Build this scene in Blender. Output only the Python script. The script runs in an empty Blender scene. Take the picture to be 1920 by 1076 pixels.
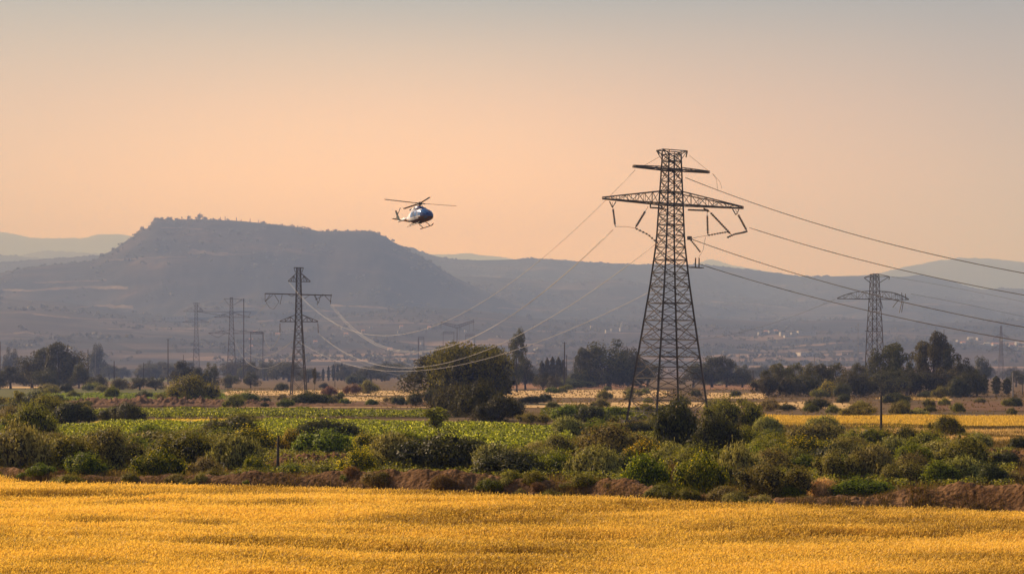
import bpy, bmesh, math, random
import numpy as np
from mathutils import Vector, Matrix
S = bpy.context.scene
COL = S.collection
F, HY, CH = 3600.0, 697.0, 8.2          # focal length (photo pixels), eye-level row, camera height
R = math.radians

# ------------------------------------------------------------------ helpers
def tag(o, label=None, cat=None, group=None, kind=None):
    if label: o['label'] = label
    if cat: o['category'] = cat
    if group: o['group'] = group
    if kind: o['kind'] = kind
    return o
def link(o, parent=None):
    COL.objects.link(o)
    if parent is not None: o.parent = parent
    return o
def empty(name, loc, rot=(0, 0, 0)):
    o = bpy.data.objects.new(name, None)
    o.location = loc; o.rotation_euler = rot; o.empty_display_size = .5
    return link(o)
def copy_tree(o, parent=None):
    c = o.copy(); link(c)
    if parent is not None:
        c.parent = parent; c.matrix_parent_inverse = o.matrix_parent_inverse.copy()
    for ch in list(o.children): copy_tree(ch, c)
    return c
def at(px, py, D): return Vector(((px-960)/F*D, D, CH-(py-HY)/F*D))
def mesh_np(name, V, Q, rnd=None, smooth=False):
    V = np.asarray(V, dtype=np.float32); Q = np.asarray(Q, dtype=np.int32)
    k = Q.shape[1]
    me = bpy.data.meshes.new(name)
    me.vertices.add(len(V)); me.vertices.foreach_set('co', V.ravel())
    me.loops.add(Q.size); me.loops.foreach_set('vertex_index', Q.ravel())
    me.polygons.add(len(Q)); me.polygons.foreach_set('loop_start', np.arange(0, Q.size, k, dtype=np.int32))
    if smooth: me.polygons.foreach_set('use_smooth', np.ones(len(Q), dtype=bool))
    me.update(calc_edges=True)
    if rnd is not None:
        a = me.attributes.new('rnd', 'FLOAT', 'POINT'); a.data.foreach_set('value', np.asarray(rnd, dtype=np.float32))
    return me
def obj(name, me, mat=None, parent=None):
    o = bpy.data.objects.new(name, me)
    if mat is not None and not me.materials: me.materials.append(mat)
    return link(o, parent)

class MB:
    """collects beams, boxes, tubes and lathes into ONE mesh"""
    def __init__(s): s.v, s.f, s.m = [], [], []
    def beam(s, p, q, w, h=None, mi=0):
        p, q = Vector(p), Vector(q); d = q-p
        if d.length < 1e-6: return
        d.normalize(); u = d.cross(Vector((0, 0, 1)))
        if u.length < 1e-3: u = Vector((1, 0, 0))
        u.normalize(); n = u.cross(d); h = h or w
        b = len(s.v)
        for c in (p, q):
            for a, e in ((-1, -1), (1, -1), (1, 1), (-1, 1)): s.v.append(c+u*(a*w/2)+n*(e*h/2))
        for i in range(4):
            j = (i+1) % 4; s.f.append((b+i, b+j, b+4+j, b+4+i)); s.m.append(mi)
        s.f += [(b+3, b+2, b+1, b), (b+4, b+5, b+6, b+7)]; s.m += [mi, mi]
    def box(s, c, d, mi=0):
        c = Vector(c); s.beam(c-Vector((d[0]/2, 0, 0)), c+Vector((d[0]/2, 0, 0)), d[1], d[2], mi)
    def tube(s, pts, rad, n=6, mi=0, cap=True):
        pts = [Vector(p) for p in pts]
        if not hasattr(rad, '__len__'): rad = [rad]*len(pts)
        b = len(s.v); u0 = None
        for i, p in enumerate(pts):
            d = (pts[min(i+1, len(pts)-1)]-pts[max(i-1, 0)]).normalized()
            u = d.cross(Vector((0, 0, 1))) if u0 is None else u0-d*u0.dot(d)
            if u.length < 1e-3: u = Vector((1, 0, 0))
            u.normalize(); u0 = u; w = d.cross(u)
            for k in range(n):
                a = 2*math.pi*k/n; s.v.append(p+(u*math.cos(a)+w*math.sin(a))*rad[i])
        for i in range(len(pts)-1):
            for k in range(n):
                l = (k+1) % n; s.f.append((b+i*n+k, b+i*n+l, b+(i+1)*n+l, b+(i+1)*n+k)); s.m.append(mi)
        if cap:
            s.f.append(tuple(b+k for k in reversed(range(n)))); s.m.append(mi)
            e = b+(len(pts)-1)*n; s.f.append(tuple(e+k for k in range(n))); s.m.append(mi)
    def loft(s, rings, mi=0, cap=True):
        b = len(s.v); n = len(rings[0])
        for r in rings: s.v += [Vector(p) for p in r]
        for i in range(len(rings)-1):
            for k in range(n):
                l = (k+1) % n; s.f.append((b+i*n+k, b+i*n+l, b+(i+1)*n+l, b+(i+1)*n+k)); s.m.append(mi)
        if cap:
            s.f.append(tuple(b+k for k in reversed(range(n)))); s.m.append(mi)
            e = b+(len(rings)-1)*n; s.f.append(tuple(e+k for k in range(n))); s.m.append(mi)
    def build(s, name, mats, parent=None, smooth=False):
        me = bpy.data.meshes.new(name); me.from_pydata([tuple(v) for v in s.v], [], s.f)
        mats = mats if isinstance(mats, (list, tuple)) else [mats]
        for m in mats: me.materials.append(m)
        me.polygons.foreach_set('material_index', s.m)
        if smooth: me.polygons.foreach_set('use_smooth', [True]*len(me.polygons))
        bm = bmesh.new(); bm.from_mesh(me); bmesh.ops.recalc_face_normals(bm, faces=bm.faces[:]); bm.to_mesh(me); bm.free()
        me.update()
        return link(bpy.data.objects.new(name, me), parent)

# value noise
def _h(i, j, seed):
    n = (i.astype(np.int64)*374761393 + j.astype(np.int64)*668265263 + seed*982451653) & 0x7fffffff
    n = ((n ^ (n >> 13))*1274126177) & 0x7fffffff
    n = (n ^ (n >> 16)) & 0xffff
    return n/65535.0
def vnoise(x, y, seed=0):
    x = np.asarray(x, float); y = np.asarray(y, float)
    i, j = np.floor(x), np.floor(y); fx, fy = x-i, y-j
    fx = fx*fx*(3-2*fx); fy = fy*fy*(3-2*fy)
    a, b, c, d = _h(i, j, seed), _h(i+1, j, seed), _h(i, j+1, seed), _h(i+1, j+1, seed)
    return (a*(1-fx)+b*fx)*(1-fy)+(c*(1-fx)+d*fx)*fy
def fbm(x, y, seed=0, oct=4):
    t, a, s = 0, .5, 0
    for k in range(oct):
        t = t+a*vnoise(x*2**k, y*2**k, seed+k*7); s += a; a *= .5
    return t/s*2-1
def interp(t, x): return np.interp(x, [p[0] for p in t], [p[1] for p in t])

# ------------------------------------------------------------------ materials
def nt(name):
    m = bpy.data.materials.new(name); m.use_nodes = True; n = m.node_tree; n.nodes.clear()
    return m, n, n.nodes.new('ShaderNodeOutputMaterial')
def N(n, typ, **k):
    o = n.nodes.new('ShaderNode'+typ)
    for a, b in k.items():
        if hasattr(o, a): setattr(o, a, b)
        else: o.inputs[a.replace('_', ' ')].default_value = b
    return o
def ramp(n, stops):
    r = n.nodes.new('ShaderNodeValToRGB'); e = r.color_ramp.elements
    while len(e) < len(stops): e.new(.5)
    for q, (p, c) in zip(e, stops): q.position = p; q.color = (*c, 1)
    return r
def mixc(n, fac, a, b, mode='MIX'):
    m = n.nodes.new('ShaderNodeMix'); m.data_type = 'RGBA'; m.blend_type = mode
    for s, v in ((m.inputs[0], fac), (m.inputs[6], a), (m.inputs[7], b)):
        if hasattr(v, 'links'): n.links.new(v, s)
        else: s.default_value = v if not isinstance(v, tuple) else (*v, 1)
    return m.outputs[2]
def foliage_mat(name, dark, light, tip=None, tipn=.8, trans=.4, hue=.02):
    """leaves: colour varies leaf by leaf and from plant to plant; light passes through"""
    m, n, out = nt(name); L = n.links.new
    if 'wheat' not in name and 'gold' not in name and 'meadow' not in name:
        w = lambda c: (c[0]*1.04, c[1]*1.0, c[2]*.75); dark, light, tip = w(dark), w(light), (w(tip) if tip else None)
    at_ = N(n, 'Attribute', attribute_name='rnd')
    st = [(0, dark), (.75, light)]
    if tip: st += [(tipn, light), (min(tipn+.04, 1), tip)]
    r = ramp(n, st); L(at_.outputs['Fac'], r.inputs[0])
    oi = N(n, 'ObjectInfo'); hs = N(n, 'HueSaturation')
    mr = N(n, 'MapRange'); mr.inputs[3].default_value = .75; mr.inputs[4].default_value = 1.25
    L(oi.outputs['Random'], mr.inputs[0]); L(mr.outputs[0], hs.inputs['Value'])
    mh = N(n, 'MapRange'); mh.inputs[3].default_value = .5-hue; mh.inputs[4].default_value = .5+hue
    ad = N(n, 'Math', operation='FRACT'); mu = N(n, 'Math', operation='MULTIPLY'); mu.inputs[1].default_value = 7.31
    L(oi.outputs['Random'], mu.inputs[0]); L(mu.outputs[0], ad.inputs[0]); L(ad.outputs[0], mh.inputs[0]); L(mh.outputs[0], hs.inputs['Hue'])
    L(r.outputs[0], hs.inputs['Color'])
    d = N(n, 'BsdfPrincipled'); d.inputs['Roughness'].default_value = .55; d.inputs['Specular IOR Level'].default_value = .25
    t = N(n, 'BsdfTranslucent'); mx = N(n, 'MixShader'); mx.inputs[0].default_value = trans
    tc = mixc(n, 1.0, hs.outputs[0], (1.25, 1.2, .7), 'MULTIPLY')
    L(hs.outputs[0], d.inputs['Base Color']); L(tc, t.inputs[0])
    L(d.outputs[0], mx.inputs[1]); L(t.outputs[0], mx.inputs[2]); L(mx.outputs[0], out.inputs[0])
    return m
def ground_mat(name, cols, scale=(1, 1, 1), detail=6, bump=.3, bscale=3.0, nscale=.05, rough=.95):
    m, n, out = nt(name); L = n.links.new
    tc = N(n, 'TexCoord'); mp = N(n, 'Mapping'); mp.inputs['Scale'].default_value = scale
    L(tc.outputs['Object'], mp.inputs[0])
    no = N(n, 'TexNoise'); no.inputs['Scale'].default_value = nscale; no.inputs['Detail'].default_value = detail; no.inputs['Roughness'].default_value = .65
    L(mp.outputs[0], no.inputs['Vector'])
    k = len(cols); r = ramp(n, [(.3+.4*i/max(k-1, 1), c) for i, c in enumerate(cols)]); L(no.outputs[0], r.inputs[0])
    n2 = N(n, 'TexNoise'); n2.inputs['Scale'].default_value = bscale; n2.inputs['Detail'].default_value = 5; L(tc.outputs['Object'], n2.inputs['Vector'])
    r2 = ramp(n, [(.3, (.6, .6, .6)), (.7, (1.3, 1.3, 1.3))]); L(n2.outputs[0], r2.inputs[0])
    c = mixc(n, .8, r.outputs[0], r2.outputs[0], 'MULTIPLY')
    b = N(n, 'BsdfPrincipled'); b.inputs['Roughness'].default_value = rough; b.inputs['Specular IOR Level'].default_value = .1
    L(c, b.inputs['Base Color'])
    bp = N(n, 'Bump'); bp.inputs['Strength'].default_value = bump; bp.inputs['Distance'].default_value = .3
    L(n2.outputs[0], bp.inputs['Height']); L(bp.outputs[0], b.inputs['Normal']); L(b.outputs[0], out.inputs[0])
    return m
def plain(name, col, rough=.6, metal=0.0, spec=.4, var=.25, vs=2.0):
    m, n, out = nt(name); L = n.links.new
    tc = N(n, 'TexCoord'); no = N(n, 'TexNoise'); no.inputs['Scale'].default_value = vs; no.inputs['Detail'].default_value = 6
    L(tc.outputs['Object'], no.inputs['Vector'])
    r = ramp(n, [(.3, tuple(c*(1-var) for c in col)), (.7, tuple(min(c*(1+var), 1) for c in col))]); L(no.outputs[0], r.inputs[0])
    b = N(n, 'BsdfPrincipled'); b.inputs['Roughness'].default_value = rough; b.inputs['Metallic'].default_value = metal; b.inputs['Specular IOR Level'].default_value = spec
    L(r.outputs[0], b.inputs['Base Color']); L(b.outputs[0], out.inputs[0])
    return m

M = {}
M['olive'] = foliage_mat('olive_leaves', (.016, .018, .003), (.31, .30, .035))
M['sage'] = foliage_mat('sage_leaves', (.026, .028, .010), (.46, .44, .16), trans=.32)
M['brownish'] = foliage_mat('brown_olive_leaves', (.026, .022, .007), (.37, .32, .09), trans=.32)
M['dark'] = foliage_mat('dark_leaves', (.012, .015, .004), (.11, .12, .025), trans=.3)
M['green'] = foliage_mat('green_leaves', (.016, .027, .003), (.26, .32, .024))
M['bright'] = foliage_mat('bright_leaves', (.03, .05, .003), (.22, .27, .014), tip=(.60, .56, .02), tipn=.88, trans=.45)
M['gorse'] = foliage_mat('gorse_leaves', (.05, .058, .007), (.20, .20, .018), tip=(.80, .60, .015), tipn=.55, trans=.45)
M['dry'] = foliage_mat('dry_brush', (.10, .06, .022), (.26, .16, .06), trans=.35)
M['golden'] = foliage_mat('golden_grass', (.34, .24, .10), (.70, .52, .24), trans=.5)
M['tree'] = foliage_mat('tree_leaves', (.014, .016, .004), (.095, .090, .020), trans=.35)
M['euca'] = foliage_mat('eucalyptus_leaves', (.022, .026, .008), (.125, .122, .034), trans=.38)
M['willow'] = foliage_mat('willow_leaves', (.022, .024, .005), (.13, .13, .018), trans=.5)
M['willowlight'] = foliage_mat('sunlit_willow_leaves', (.02, .022, .003), (.21, .20, .02), trans=.5)  # paler copy of the willow leaves, sunlight put into the colour
M['cypress'] = foliage_mat('cypress_leaves', (.012, .018, .008), (.035, .045, .018), trans=.2)
M['crop'] = foliage_mat('crop_leaves', (.022, .036, .003), (.29, .39, .018), tip=(.70, .80, .18), tipn=.87, trans=.5)  # palest share of leaves painted as bright highlight flecks
M['wheat'] = foliage_mat('wheat_ears', (.26, .155, .022), (.93, .66, .15), trans=.42)
M['meadow'] = foliage_mat('meadow_blades', (.42, .33, .05), (.74, .60, .13), trans=.5)
M['grass'] = foliage_mat('dry_grass_blades', (.075, .055, .022), (.20, .145, .05), trans=.4)
M['bark'] = plain('bark', (.075, .055, .04), .9, var=.5, vs=3)
M['ground'] = ground_mat('ground_soil', [(.05, .045, .018), (.10, .07, .032), (.16, .10, .045), (.07, .06, .022)], bscale=.6)
M['wheatbase'] = ground_mat('wheat_straw', [(.30, .165, .035), (.42, .24, .055)], scale=(.4, 1, 1), nscale=.5, bscale=4)
M['soil'] = ground_mat('turned_earth', [(.085, .044, .018), (.15, .082, .034), (.29, .17, .08)], nscale=.45, bscale=3.5, bump=1.0, detail=9)
M['plough'] = ground_mat('ploughed_earth', [(.11, .062, .034), (.20, .115, .062)], nscale=.2, bscale=1.2, bump=.6)
M['stubble'] = ground_mat('stubble', [(.46, .31, .13), (.66, .46, .21)], scale=(.25, 1, 1), nscale=.12, bscale=.16, bump=.04)
M['gold'] = ground_mat('gold_meadow', [(.42, .32, .03), (.58, .44, .05)], scale=(.2, 1, 1), nscale=.12, bscale=.16, bump=.04)
M['greenfield'] = ground_mat('green_pasture', [(.07, .075, .018), (.13, .13, .03)], scale=(.3, 1, 1), nscale=.08, bscale=.16, bump=.04)
M['redsoil'] = ground_mat('reddish_field', [(.22, .115, .06), (.33, .18, .09)], scale=(.3, 1, 1), nscale=.06, bscale=.16, bump=.04)
M['road'] = ground_mat('dirt_track', [(.17, .13, .09), (.22, .17, .12)], nscale=.2, bscale=.16, bump=.04)
def hill_mat():
    """scrub on the steep ground, dry farmland in strips on the low slopes"""
    m, n, out = nt('hill_land'); L = n.links.new; tc = N(n, 'TexCoord')
    def noise(sc, scale, det=7, rg=.6):
        mp = N(n, 'Mapping'); mp.inputs['Scale'].default_value = sc; L(tc.outputs['Object'], mp.inputs[0])
        o = N(n, 'TexNoise'); o.inputs['Scale'].default_value = scale; o.inputs['Detail'].default_value = det; o.inputs['Roughness'].default_value = rg; L(mp.outputs[0], o.inputs['Vector']); return o.outputs[0]
    r1 = ramp(n, [(.32, (.006, .008, .006)), (.48, (.022, .022, .016)), (.60, (.045, .036, .026)), (.72, (.14, .10, .07))]); L(noise((.5, 1, 1), .006, 9), r1.inputs[0])
    mp = N(n, 'Mapping'); mp.inputs['Scale'].default_value = (.0022, .0052, .0); mp.inputs['Rotation'].default_value = (0, 0, .2); L(tc.outputs['Object'], mp.inputs[0])
    vo = N(n, 'TexVoronoi'); vo.inputs['Scale'].default_value = 1.0; vo.inputs['Randomness'].default_value = 1; L(mp.outputs[0], vo.inputs['Vector'])
    sx = N(n, 'SeparateColor'); L(vo.outputs['Color'], sx.inputs[0])
    r2 = ramp(n, [(0, (.025, .026, .017)), (.3, (.042, .037, .026)), (.55, (.075, .056, .04)), (.78, (.125, .09, .063)), (.92, (.25, .17, .115))]); L(sx.outputs[0], r2.inputs[0])
    r3 = ramp(n, [(.35, (.02, .02, .013)), (.55, (1, 1, 1))]); L(noise((.4, 1, 1), .012, 8, .7), r3.inputs[0])
    farm = mixc(n, .75, r2.outputs[0], r3.outputs[0], 'MULTIPLY')
    sp = N(n, 'SeparateXYZ'); L(tc.outputs['Object'], sp.inputs[0])
    ad = N(n, 'MapRange'); ad.inputs[1].default_value = 60; ad.inputs[2].default_value = 190; L(sp.outputs['Z'], ad.inputs[0])
    b = N(n, 'BsdfPrincipled'); b.inputs['Roughness'].default_value = .95; b.inputs['Specular IOR Level'].default_value = .05
    L(mixc(n, ad.outputs[0], farm, r1.outputs[0]), b.inputs['Base Color']); L(b.outputs[0], out.inputs[0]); return m
M['hill'] = hill_mat()
M['farhill'] = ground_mat('far_scrubland', [(.045, .045, .03), (.085, .075, .05)], nscale=.004, detail=6, bscale=.02, bump=0)
M['steel'] = plain('weathered_steel', (.078, .069, .060), .55, .45, var=.35, vs=.6)
M['steelfar'] = plain('grey_steel', (.11, .10, .095), .6, .4, var=.3, vs=.6)
M['cable'] = plain('aluminium_cable', (.30, .29, .28), .55, .2, var=.1)
M['cablebright'] = plain('bright_aluminium_cable', (.42, .41, .40), .5, .2, var=.1)
M['cabledark'] = plain('dark_cable', (.05, .045, .04), .6, .3, var=.1)
M['insul'] = plain('brown_glazed_insulator', (.06, .035, .022), .3, var=.2)
M['wood'] = plain('weathered_pole_wood', (.06, .048, .038), .9, var=.4, vs=3)
M['polegrey'] = plain('grey_pole', (.22, .21, .2), .7, var=.2)
M['whitewall'] = plain('white_render', (.30, .29, .28), .8, var=.12, vs=.3)
M['greyroof'] = plain('grey_roof', (.35, .33, .31), .7, var=.2, vs=.3)
M['redroof'] = plain('clay_roof', (.36, .17, .10), .8, var=.2, vs=.3)
M['glassdark'] = plain('window_dark', (.05, .06, .07), .25, var=.1)
M['bluetarp'] = plain('blue_tarpaulin', (.04, .12, .22), .5, var=.3, vs=2)
M['paletrack'] = ground_mat('pale_terrace', [(.08, .06, .045), (.20, .145, .10)], scale=(.4, 1, 1), nscale=.01, bscale=.05, bump=0)
M['rock'] = plain('limestone', (.25, .22, .18), .9, var=.3, vs=.2)
# ------------------------------------------------------------------ terrain
MESA = [(-900, 585), (-500, 560), (-200, 535), (0, 512), (60, 502), (120, 496), (160, 492), (185, 486), (191, 479), (197, 477), (212, 470), (226, 461), (240, 451), (250, 446), (258, 438), (275, 432), (282, 424), (289, 415),
        (320, 414), (375, 412), (400, 413), (450, 416), (480, 419), (530, 424), (560, 427), (580, 430), (600, 434), (640, 434), (690, 434), (703, 436), (713, 441), (722, 443), (732, 451), (745, 458),
        (765, 470), (790, 483), (815, 496), (830, 508), (860, 524), (900, 541), (960, 566), (1040, 592), (1150, 622), (1300, 655), (1500, 690), (3000, 700)]
CENT = [(-900, 560), (300, 470), (600, 452), (745, 458), (770, 466), (800, 475), (820, 481), (850, 486), (890, 488), (950, 487), (1000, 484), (1050, 487), (1100, 491), (1150, 494), (1200, 496), (1300, 496), (1340, 498), (1400, 505),
        (1450, 511), (1500, 518), (1560, 518), (1600, 517), (1640, 517), (1690, 519), (1725, 516), (1760, 521), (1800, 534), (1840, 543), (1880, 541), (1920, 541), (2100, 552), (2800, 590)]
MIDR = [(-900, 640), (500, 600), (760, 548), (850, 517), (950, 521), (1040, 531), (1100, 528), (1160, 524), (1260, 540), (1380, 556), (1500, 566), (1580, 556), (1680, 552), (1800, 560), (1920, 572), (2200, 590), (2800, 610)]
LOWR = [(-900, 600), (0, 560), (120, 566), (260, 588), (400, 600), (520, 598), (640, 590), (760, 575), (880, 580), (1000, 596), (1150, 604), (1300, 596), (1450, 604), (1600, 598), (1750, 606), (1920, 600), (2800, 620)]
BASE = [(0, 0), (1200, 0), (1400, 3), (1600, 9), (2000, 20), (2400, 37), (2800, 56), (3200, 84), (3600, 112), (4200, 140), (6000, 190), (9000, 190)]
def zr(prof, px, D): return CH/HS-(interp(prof, px)-HY)/F*D
def sstep(a, b, x):
    t = np.clip((x-a)/(b-a), 0, 1); return t*t*(3-2*t)
HS = 2.2                                  # the hills' profiles are laid out at a fraction of their distance
def zter(X, Y):
    """height of the land (metres) anywhere beyond the plain"""
    X = np.asarray(X, float)/HS; Y = np.asarray(Y, float)/HS; D = np.maximum(Y, 1.0)
    px = X/D*F+960
    z = interp(BASE, D)*(1+.25*fbm(X/700, Y/700, 3))
    def ridge(prof, Dr, Df, p, seed, amp, plateau):
        s = np.clip((D-Df)/(Dr-Df), 0, 1); bl = 150*np.clip((1-s)*1.6, 0, 1)   # the foot of a slope does not repeat every notch of its crest
        top = np.maximum(sum(zr(prof, px+bl*o, Dr)*w for o, w in ((-1, .1), (-.66, .15), (-.33, .17), (0, .16), (.33, .17), (.66, .15), (1, .1))), 0)
        gul = fbm(X/150, Y/420, seed, 5)*amp*1.5*np.sin(np.pi*s)**.8*np.clip(top/120, 0, 1)
        sh = np.where(s < .72, .42*(s/.72)**p, .42+.58*sstep(0, 1, (s-.72)/.28)**.85) if plateau else s**p
        zz = top*sh+gul*np.where(s < 1, 1, 0)
        back = np.clip((D-Dr-(350 if plateau else 60))/(900), 0, 1)
        return np.where(D <= Dr, zz, top*(D/Dr if plateau else 1)*(1-.02*np.clip((D-Dr)/350, 0, 1)*plateau)*(1-back)**1.3)
    z = np.maximum(z, ridge(LOWR, 2900, 1500, 1.25, 41, 10, False)*np.where(px < 1e9, 1, 0))
    z = np.maximum(z, ridge(MESA, 3600, 1700, 1.5, 11, 26, True))
    z = np.maximum(z, ridge(MIDR, 4200, 2300, 1.3, 23, 30, False))
    z = np.maximum(z, ridge(CENT, 5000, 3000, 1.15, 31, 26, False))
    return (np.where(D < 1200, 0, z*sstep(1200, 1500, D))-np.where(D < 1210, .3, 0))*HS
def grid_mesh(name, px, D, zf, mat):
    P, Dd = np.meshgrid(px, D); X = (P-960)/F*Dd; Z = zf(X, Dd)
    V = np.stack([X, Dd, Z], -1).reshape(-1, 3); nx, ny = len(px), len(D)
    i = np.arange(nx-1)[None, :]+np.arange(ny-1)[:, None]*nx; i = i.ravel()
    return mesh_np(name, V, np.stack([i, i+1, i+1+nx, i+nx], -1), smooth=True)
def bumps(X, amp, seed):        # bushes along a far crest
    return amp*np.maximum(0, vnoise(X/11.0, X*0, seed)-.45)*np.clip(fbm(X/90, X*0, seed+3)+.45, 0, 1)
Dl = np.concatenate([np.linspace(1200, 2900, 60), np.linspace(2910, 3560, 40), np.linspace(3566, 3640, 12), np.linspace(3660, 4180, 26), np.linspace(4190, 4230, 5), np.linspace(4260, 4990, 24), np.linspace(5000, 5060, 4), np.linspace(5100, 6300, 12)])
pl = np.arange(-900, 2830, 3.0)
me = grid_mesh('hills', pl, Dl*HS, lambda X, Y: zter(X, Y)+np.where(np.abs(Y/HS-5000) < 40, bumps(X, 24, 5), np.where(np.abs(Y/HS-3600) < 30, bumps(X, 5, 5), 0)), None)
tag(obj('hills', me, M['hill']), kind='structure')
def far_ridge(name, prof, Dr, seed, depth=1800, amp=14, bump=0):
    px = np.arange(-900, 2830, 5.0); D = np.concatenate([np.linspace(Dr-depth, Dr, 26), np.linspace(Dr+40, Dr+900, 8)])
    def zf(X, Y):
        p = X/Y*F+960; top = CH-(interp(prof, p)-HY)/F*Dr
        s = np.clip((Y-(Dr-depth))/depth, 0, 1)
        z = top*(s**.8)*(1-np.clip((Y-Dr)/900, 0, 1))+fbm(X/400, Y/400, seed)*amp*3*np.sin(np.pi*s)+fbm(X/60, Y*0, seed+1)*amp*.35*(s > .9)
        return z+np.where(np.abs(Y-Dr) < 30, bumps(X, bump, seed+5), 0)-2*(s < .01)
    tag(obj(name, grid_mesh(name, px, D, zf, None), M['farhill']), kind='structure')
def strip(pts, wid, mat='paletrack', name='hill_track'):
    """a pale terrace or track draped on the slope that shows along these photo points"""
    Ds = np.linspace(1500, 12500, 900); L_, R_ = [], []
    for k in range(len(pts)-1):
        (x0, y0), (x1, y1) = pts[k], pts[k+1]; n = max(2, int(abs(x1-x0)/6))
        for j in range(n+(k == len(pts)-2)):
            px = x0+(x1-x0)*j/n; py = y0+(y1-y0)*j/n; X = (px-960)/F*Ds; row = HY-(zter(X, Ds)-CH)/Ds*F
            vis = np.minimum.accumulate(row) >= row-1e-6; ok = np.where(vis & (row <= py))[0]
            if len(ok) == 0: continue
            D = Ds[ok[0]]; w = wid*.34*(.5+1.0*float(vnoise(px/15, py, 3)))*(.15 if j == 0 and k == 0 else 1)
            for q, lst in ((D-w, L_), (D+w, R_)): x = (px-960)/F*q; lst.append((x, q, float(zter(x, q))+1.2))
    if len(L_) < 3: return
    n = len(L_); V = np.array(L_+R_); i = np.arange(n-1)
    tag(obj(name, mesh_np(name, V, np.stack([i, i+1, i+1+n, i+n], -1)), M[mat]), kind='structure')
for pts, wid in (([(190, 489), (240, 488), (290, 484), (350, 484)], 14), ([(352, 476), (375, 474), (400, 477), (428, 479)], 60), ([(420, 479), (470, 478)], 12), ([(300, 428), (360, 430), (380, 432)], 22), ([(-40, 545), (60, 546), (150, 540), (240, 541)], 40), ([(60, 531), (120, 530), (200, 527)], 26),
        ([(140, 578), (180, 574), (250, 578)], 60), ([(60, 590), (140, 598), (250, 600)], 50), ([(200, 618), (330, 616), (420, 620)], 60), ([(10, 628), (50, 624), (80, 630)], 60), ([(480, 604), (560, 600), (680, 606)], 45), ([(620, 573), (680, 576), (740, 580)], 50), ([(860, 519), (900, 518), (960, 522)], 40), ([(700, 608), (760, 606), (860, 611)], 50),
        ([(1005, 622), (1060, 623), (1130, 625), (1220, 626)], 55), ([(930, 578), (1010, 582), (1100, 579)], 40), ([(1330, 566), (1420, 571), (1480, 578)], 60), ([(1420, 596), (1500, 590), (1580, 592)], 70), ([(1700, 571), (1800, 572), (1930, 574)], 40), ([(1400, 660), (1520, 661), (1600, 659)], 60), ([(1650, 640), (1740, 642), (1850, 640)], 50), ([(880, 640), (960, 641), (1030, 638)], 50), ([(540, 585), (600, 583), (640, 586)], 40)):
    strip(pts, wid)
far_ridge('far_ridge', [(-900, 470), (-300, 440), (0, 435), (25, 438), (50, 444), (75, 447), (120, 446), (150, 447), (165, 445), (184, 439), (225, 439), (250, 442), (330, 452), (500, 470), (700, 478), (820, 477), (880, 475), (930, 481), (990, 489), (1150, 510),
          (1290, 500), (1315, 491), (1332, 485), (1350, 490), (1375, 498), (1500, 520), (2800, 540)], 28500, 51, depth=3600, amp=28)
far_ridge('far_ridge', [(-900, 500), (-200, 492), (0, 485), (35, 480), (60, 474), (90, 470), (115, 471), (160, 474), (200, 476), (300, 490), (600, 520), (1400, 530), (1600, 520), (1655, 511), (1700, 500), (1760, 489), (1800, 483), (1850, 484), (1890, 488), (1920, 491), (2100, 505), (2800, 560)], 19400, 61, depth=2600, amp=22, bump=13)
far_ridge('far_ridge', [(-900, 470), (-200, 474), (0, 478), (20, 479), (50, 482), (70, 484), (100, 487), (165, 487), (220, 490), (400, 520), (700, 560), (2800, 600)], 15000, 71, depth=2000, bump=28)

# the plain: one sheet out to the far hills
g = np.linspace(-1, 1, 61); gx = np.sign(g)*np.abs(g)**2*31000; gy = np.concatenate([np.linspace(-400, 1200, 30), np.geomspace(1300, 29800, 24)])
Xg, Yg = np.meshgrid(gx, gy); Vg = np.stack([Xg, Yg, np.zeros_like(Xg)], -1).reshape(-1, 3); nx = len(gx)
i = (np.arange(nx-1)[None, :]+np.arange(len(gy)-1)[:, None]*nx).ravel()
tag(obj('ground', mesh_np('ground', Vg, np.stack([i, i+1, i+1+nx, i+nx], -1)), M['ground']), kind='structure')

# ------------------------------------------------------------------ leaves, shrubs and trees
def leaves(rng, P, L, W, nrm=None, up=0.0, jit=1.0):
    """diamond leaves: n x 3 centres -> vertices, quads, per-vertex random number"""
    n = len(P); t = rng.normal(size=(n, 3)); t[:, 2] += up*2
    if nrm is not None:
        nn = nrm+rng.normal(size=(n, 3))*jit*.6
        nn /= np.linalg.norm(nn, axis=1, keepdims=True)+1e-9
        t -= nn*np.sum(t*nn, 1, keepdims=True)*(.9 if up == 0 else .3)
    else: nn = rng.normal(size=(n, 3))
    t /= np.linalg.norm(t, axis=1, keepdims=True)+1e-9
    b = np.cross(nn, t); b /= np.linalg.norm(b, axis=1, keepdims=True)+1e-9
    L = np.broadcast_to(L, n)[:, None]; W = np.broadcast_to(W, n)[:, None]
    V = np.stack([P-t*L/2, P+b*W/2, P+t*L/2, P-b*W/2], 1).reshape(-1, 3)
    Q = np.arange(4*n).reshape(n, 4); r = np.repeat(rng.random(n), 4)
    return V, Q, r
def clump_points(rng, C, rad, n, zmin=0.0, inner=.2):
    w = rad**2; k = rng.choice(len(C), size=n, p=w/w.sum())
    d = rng.normal(size=(n, 3)); d /= np.linalg.norm(d, axis=1, keepdims=True)
    q = np.where(rng.random(n) < inner, rng.random(n)*.8, .82+.24*rng.random(n)**1.5)
    # ragged outline: shell radius wobbles
    q *= 1+.16*np.sin(d[:, 0]*5+k*1.7)*np.cos(d[:, 1]*6+k*.9)
    P = C[k]+d*(rad[k]*q)[:, None]
    keep = P[:, 2] > zmin
    dd = d[keep].copy(); dd[:, 2] += .35
    return P[keep], dd
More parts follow.
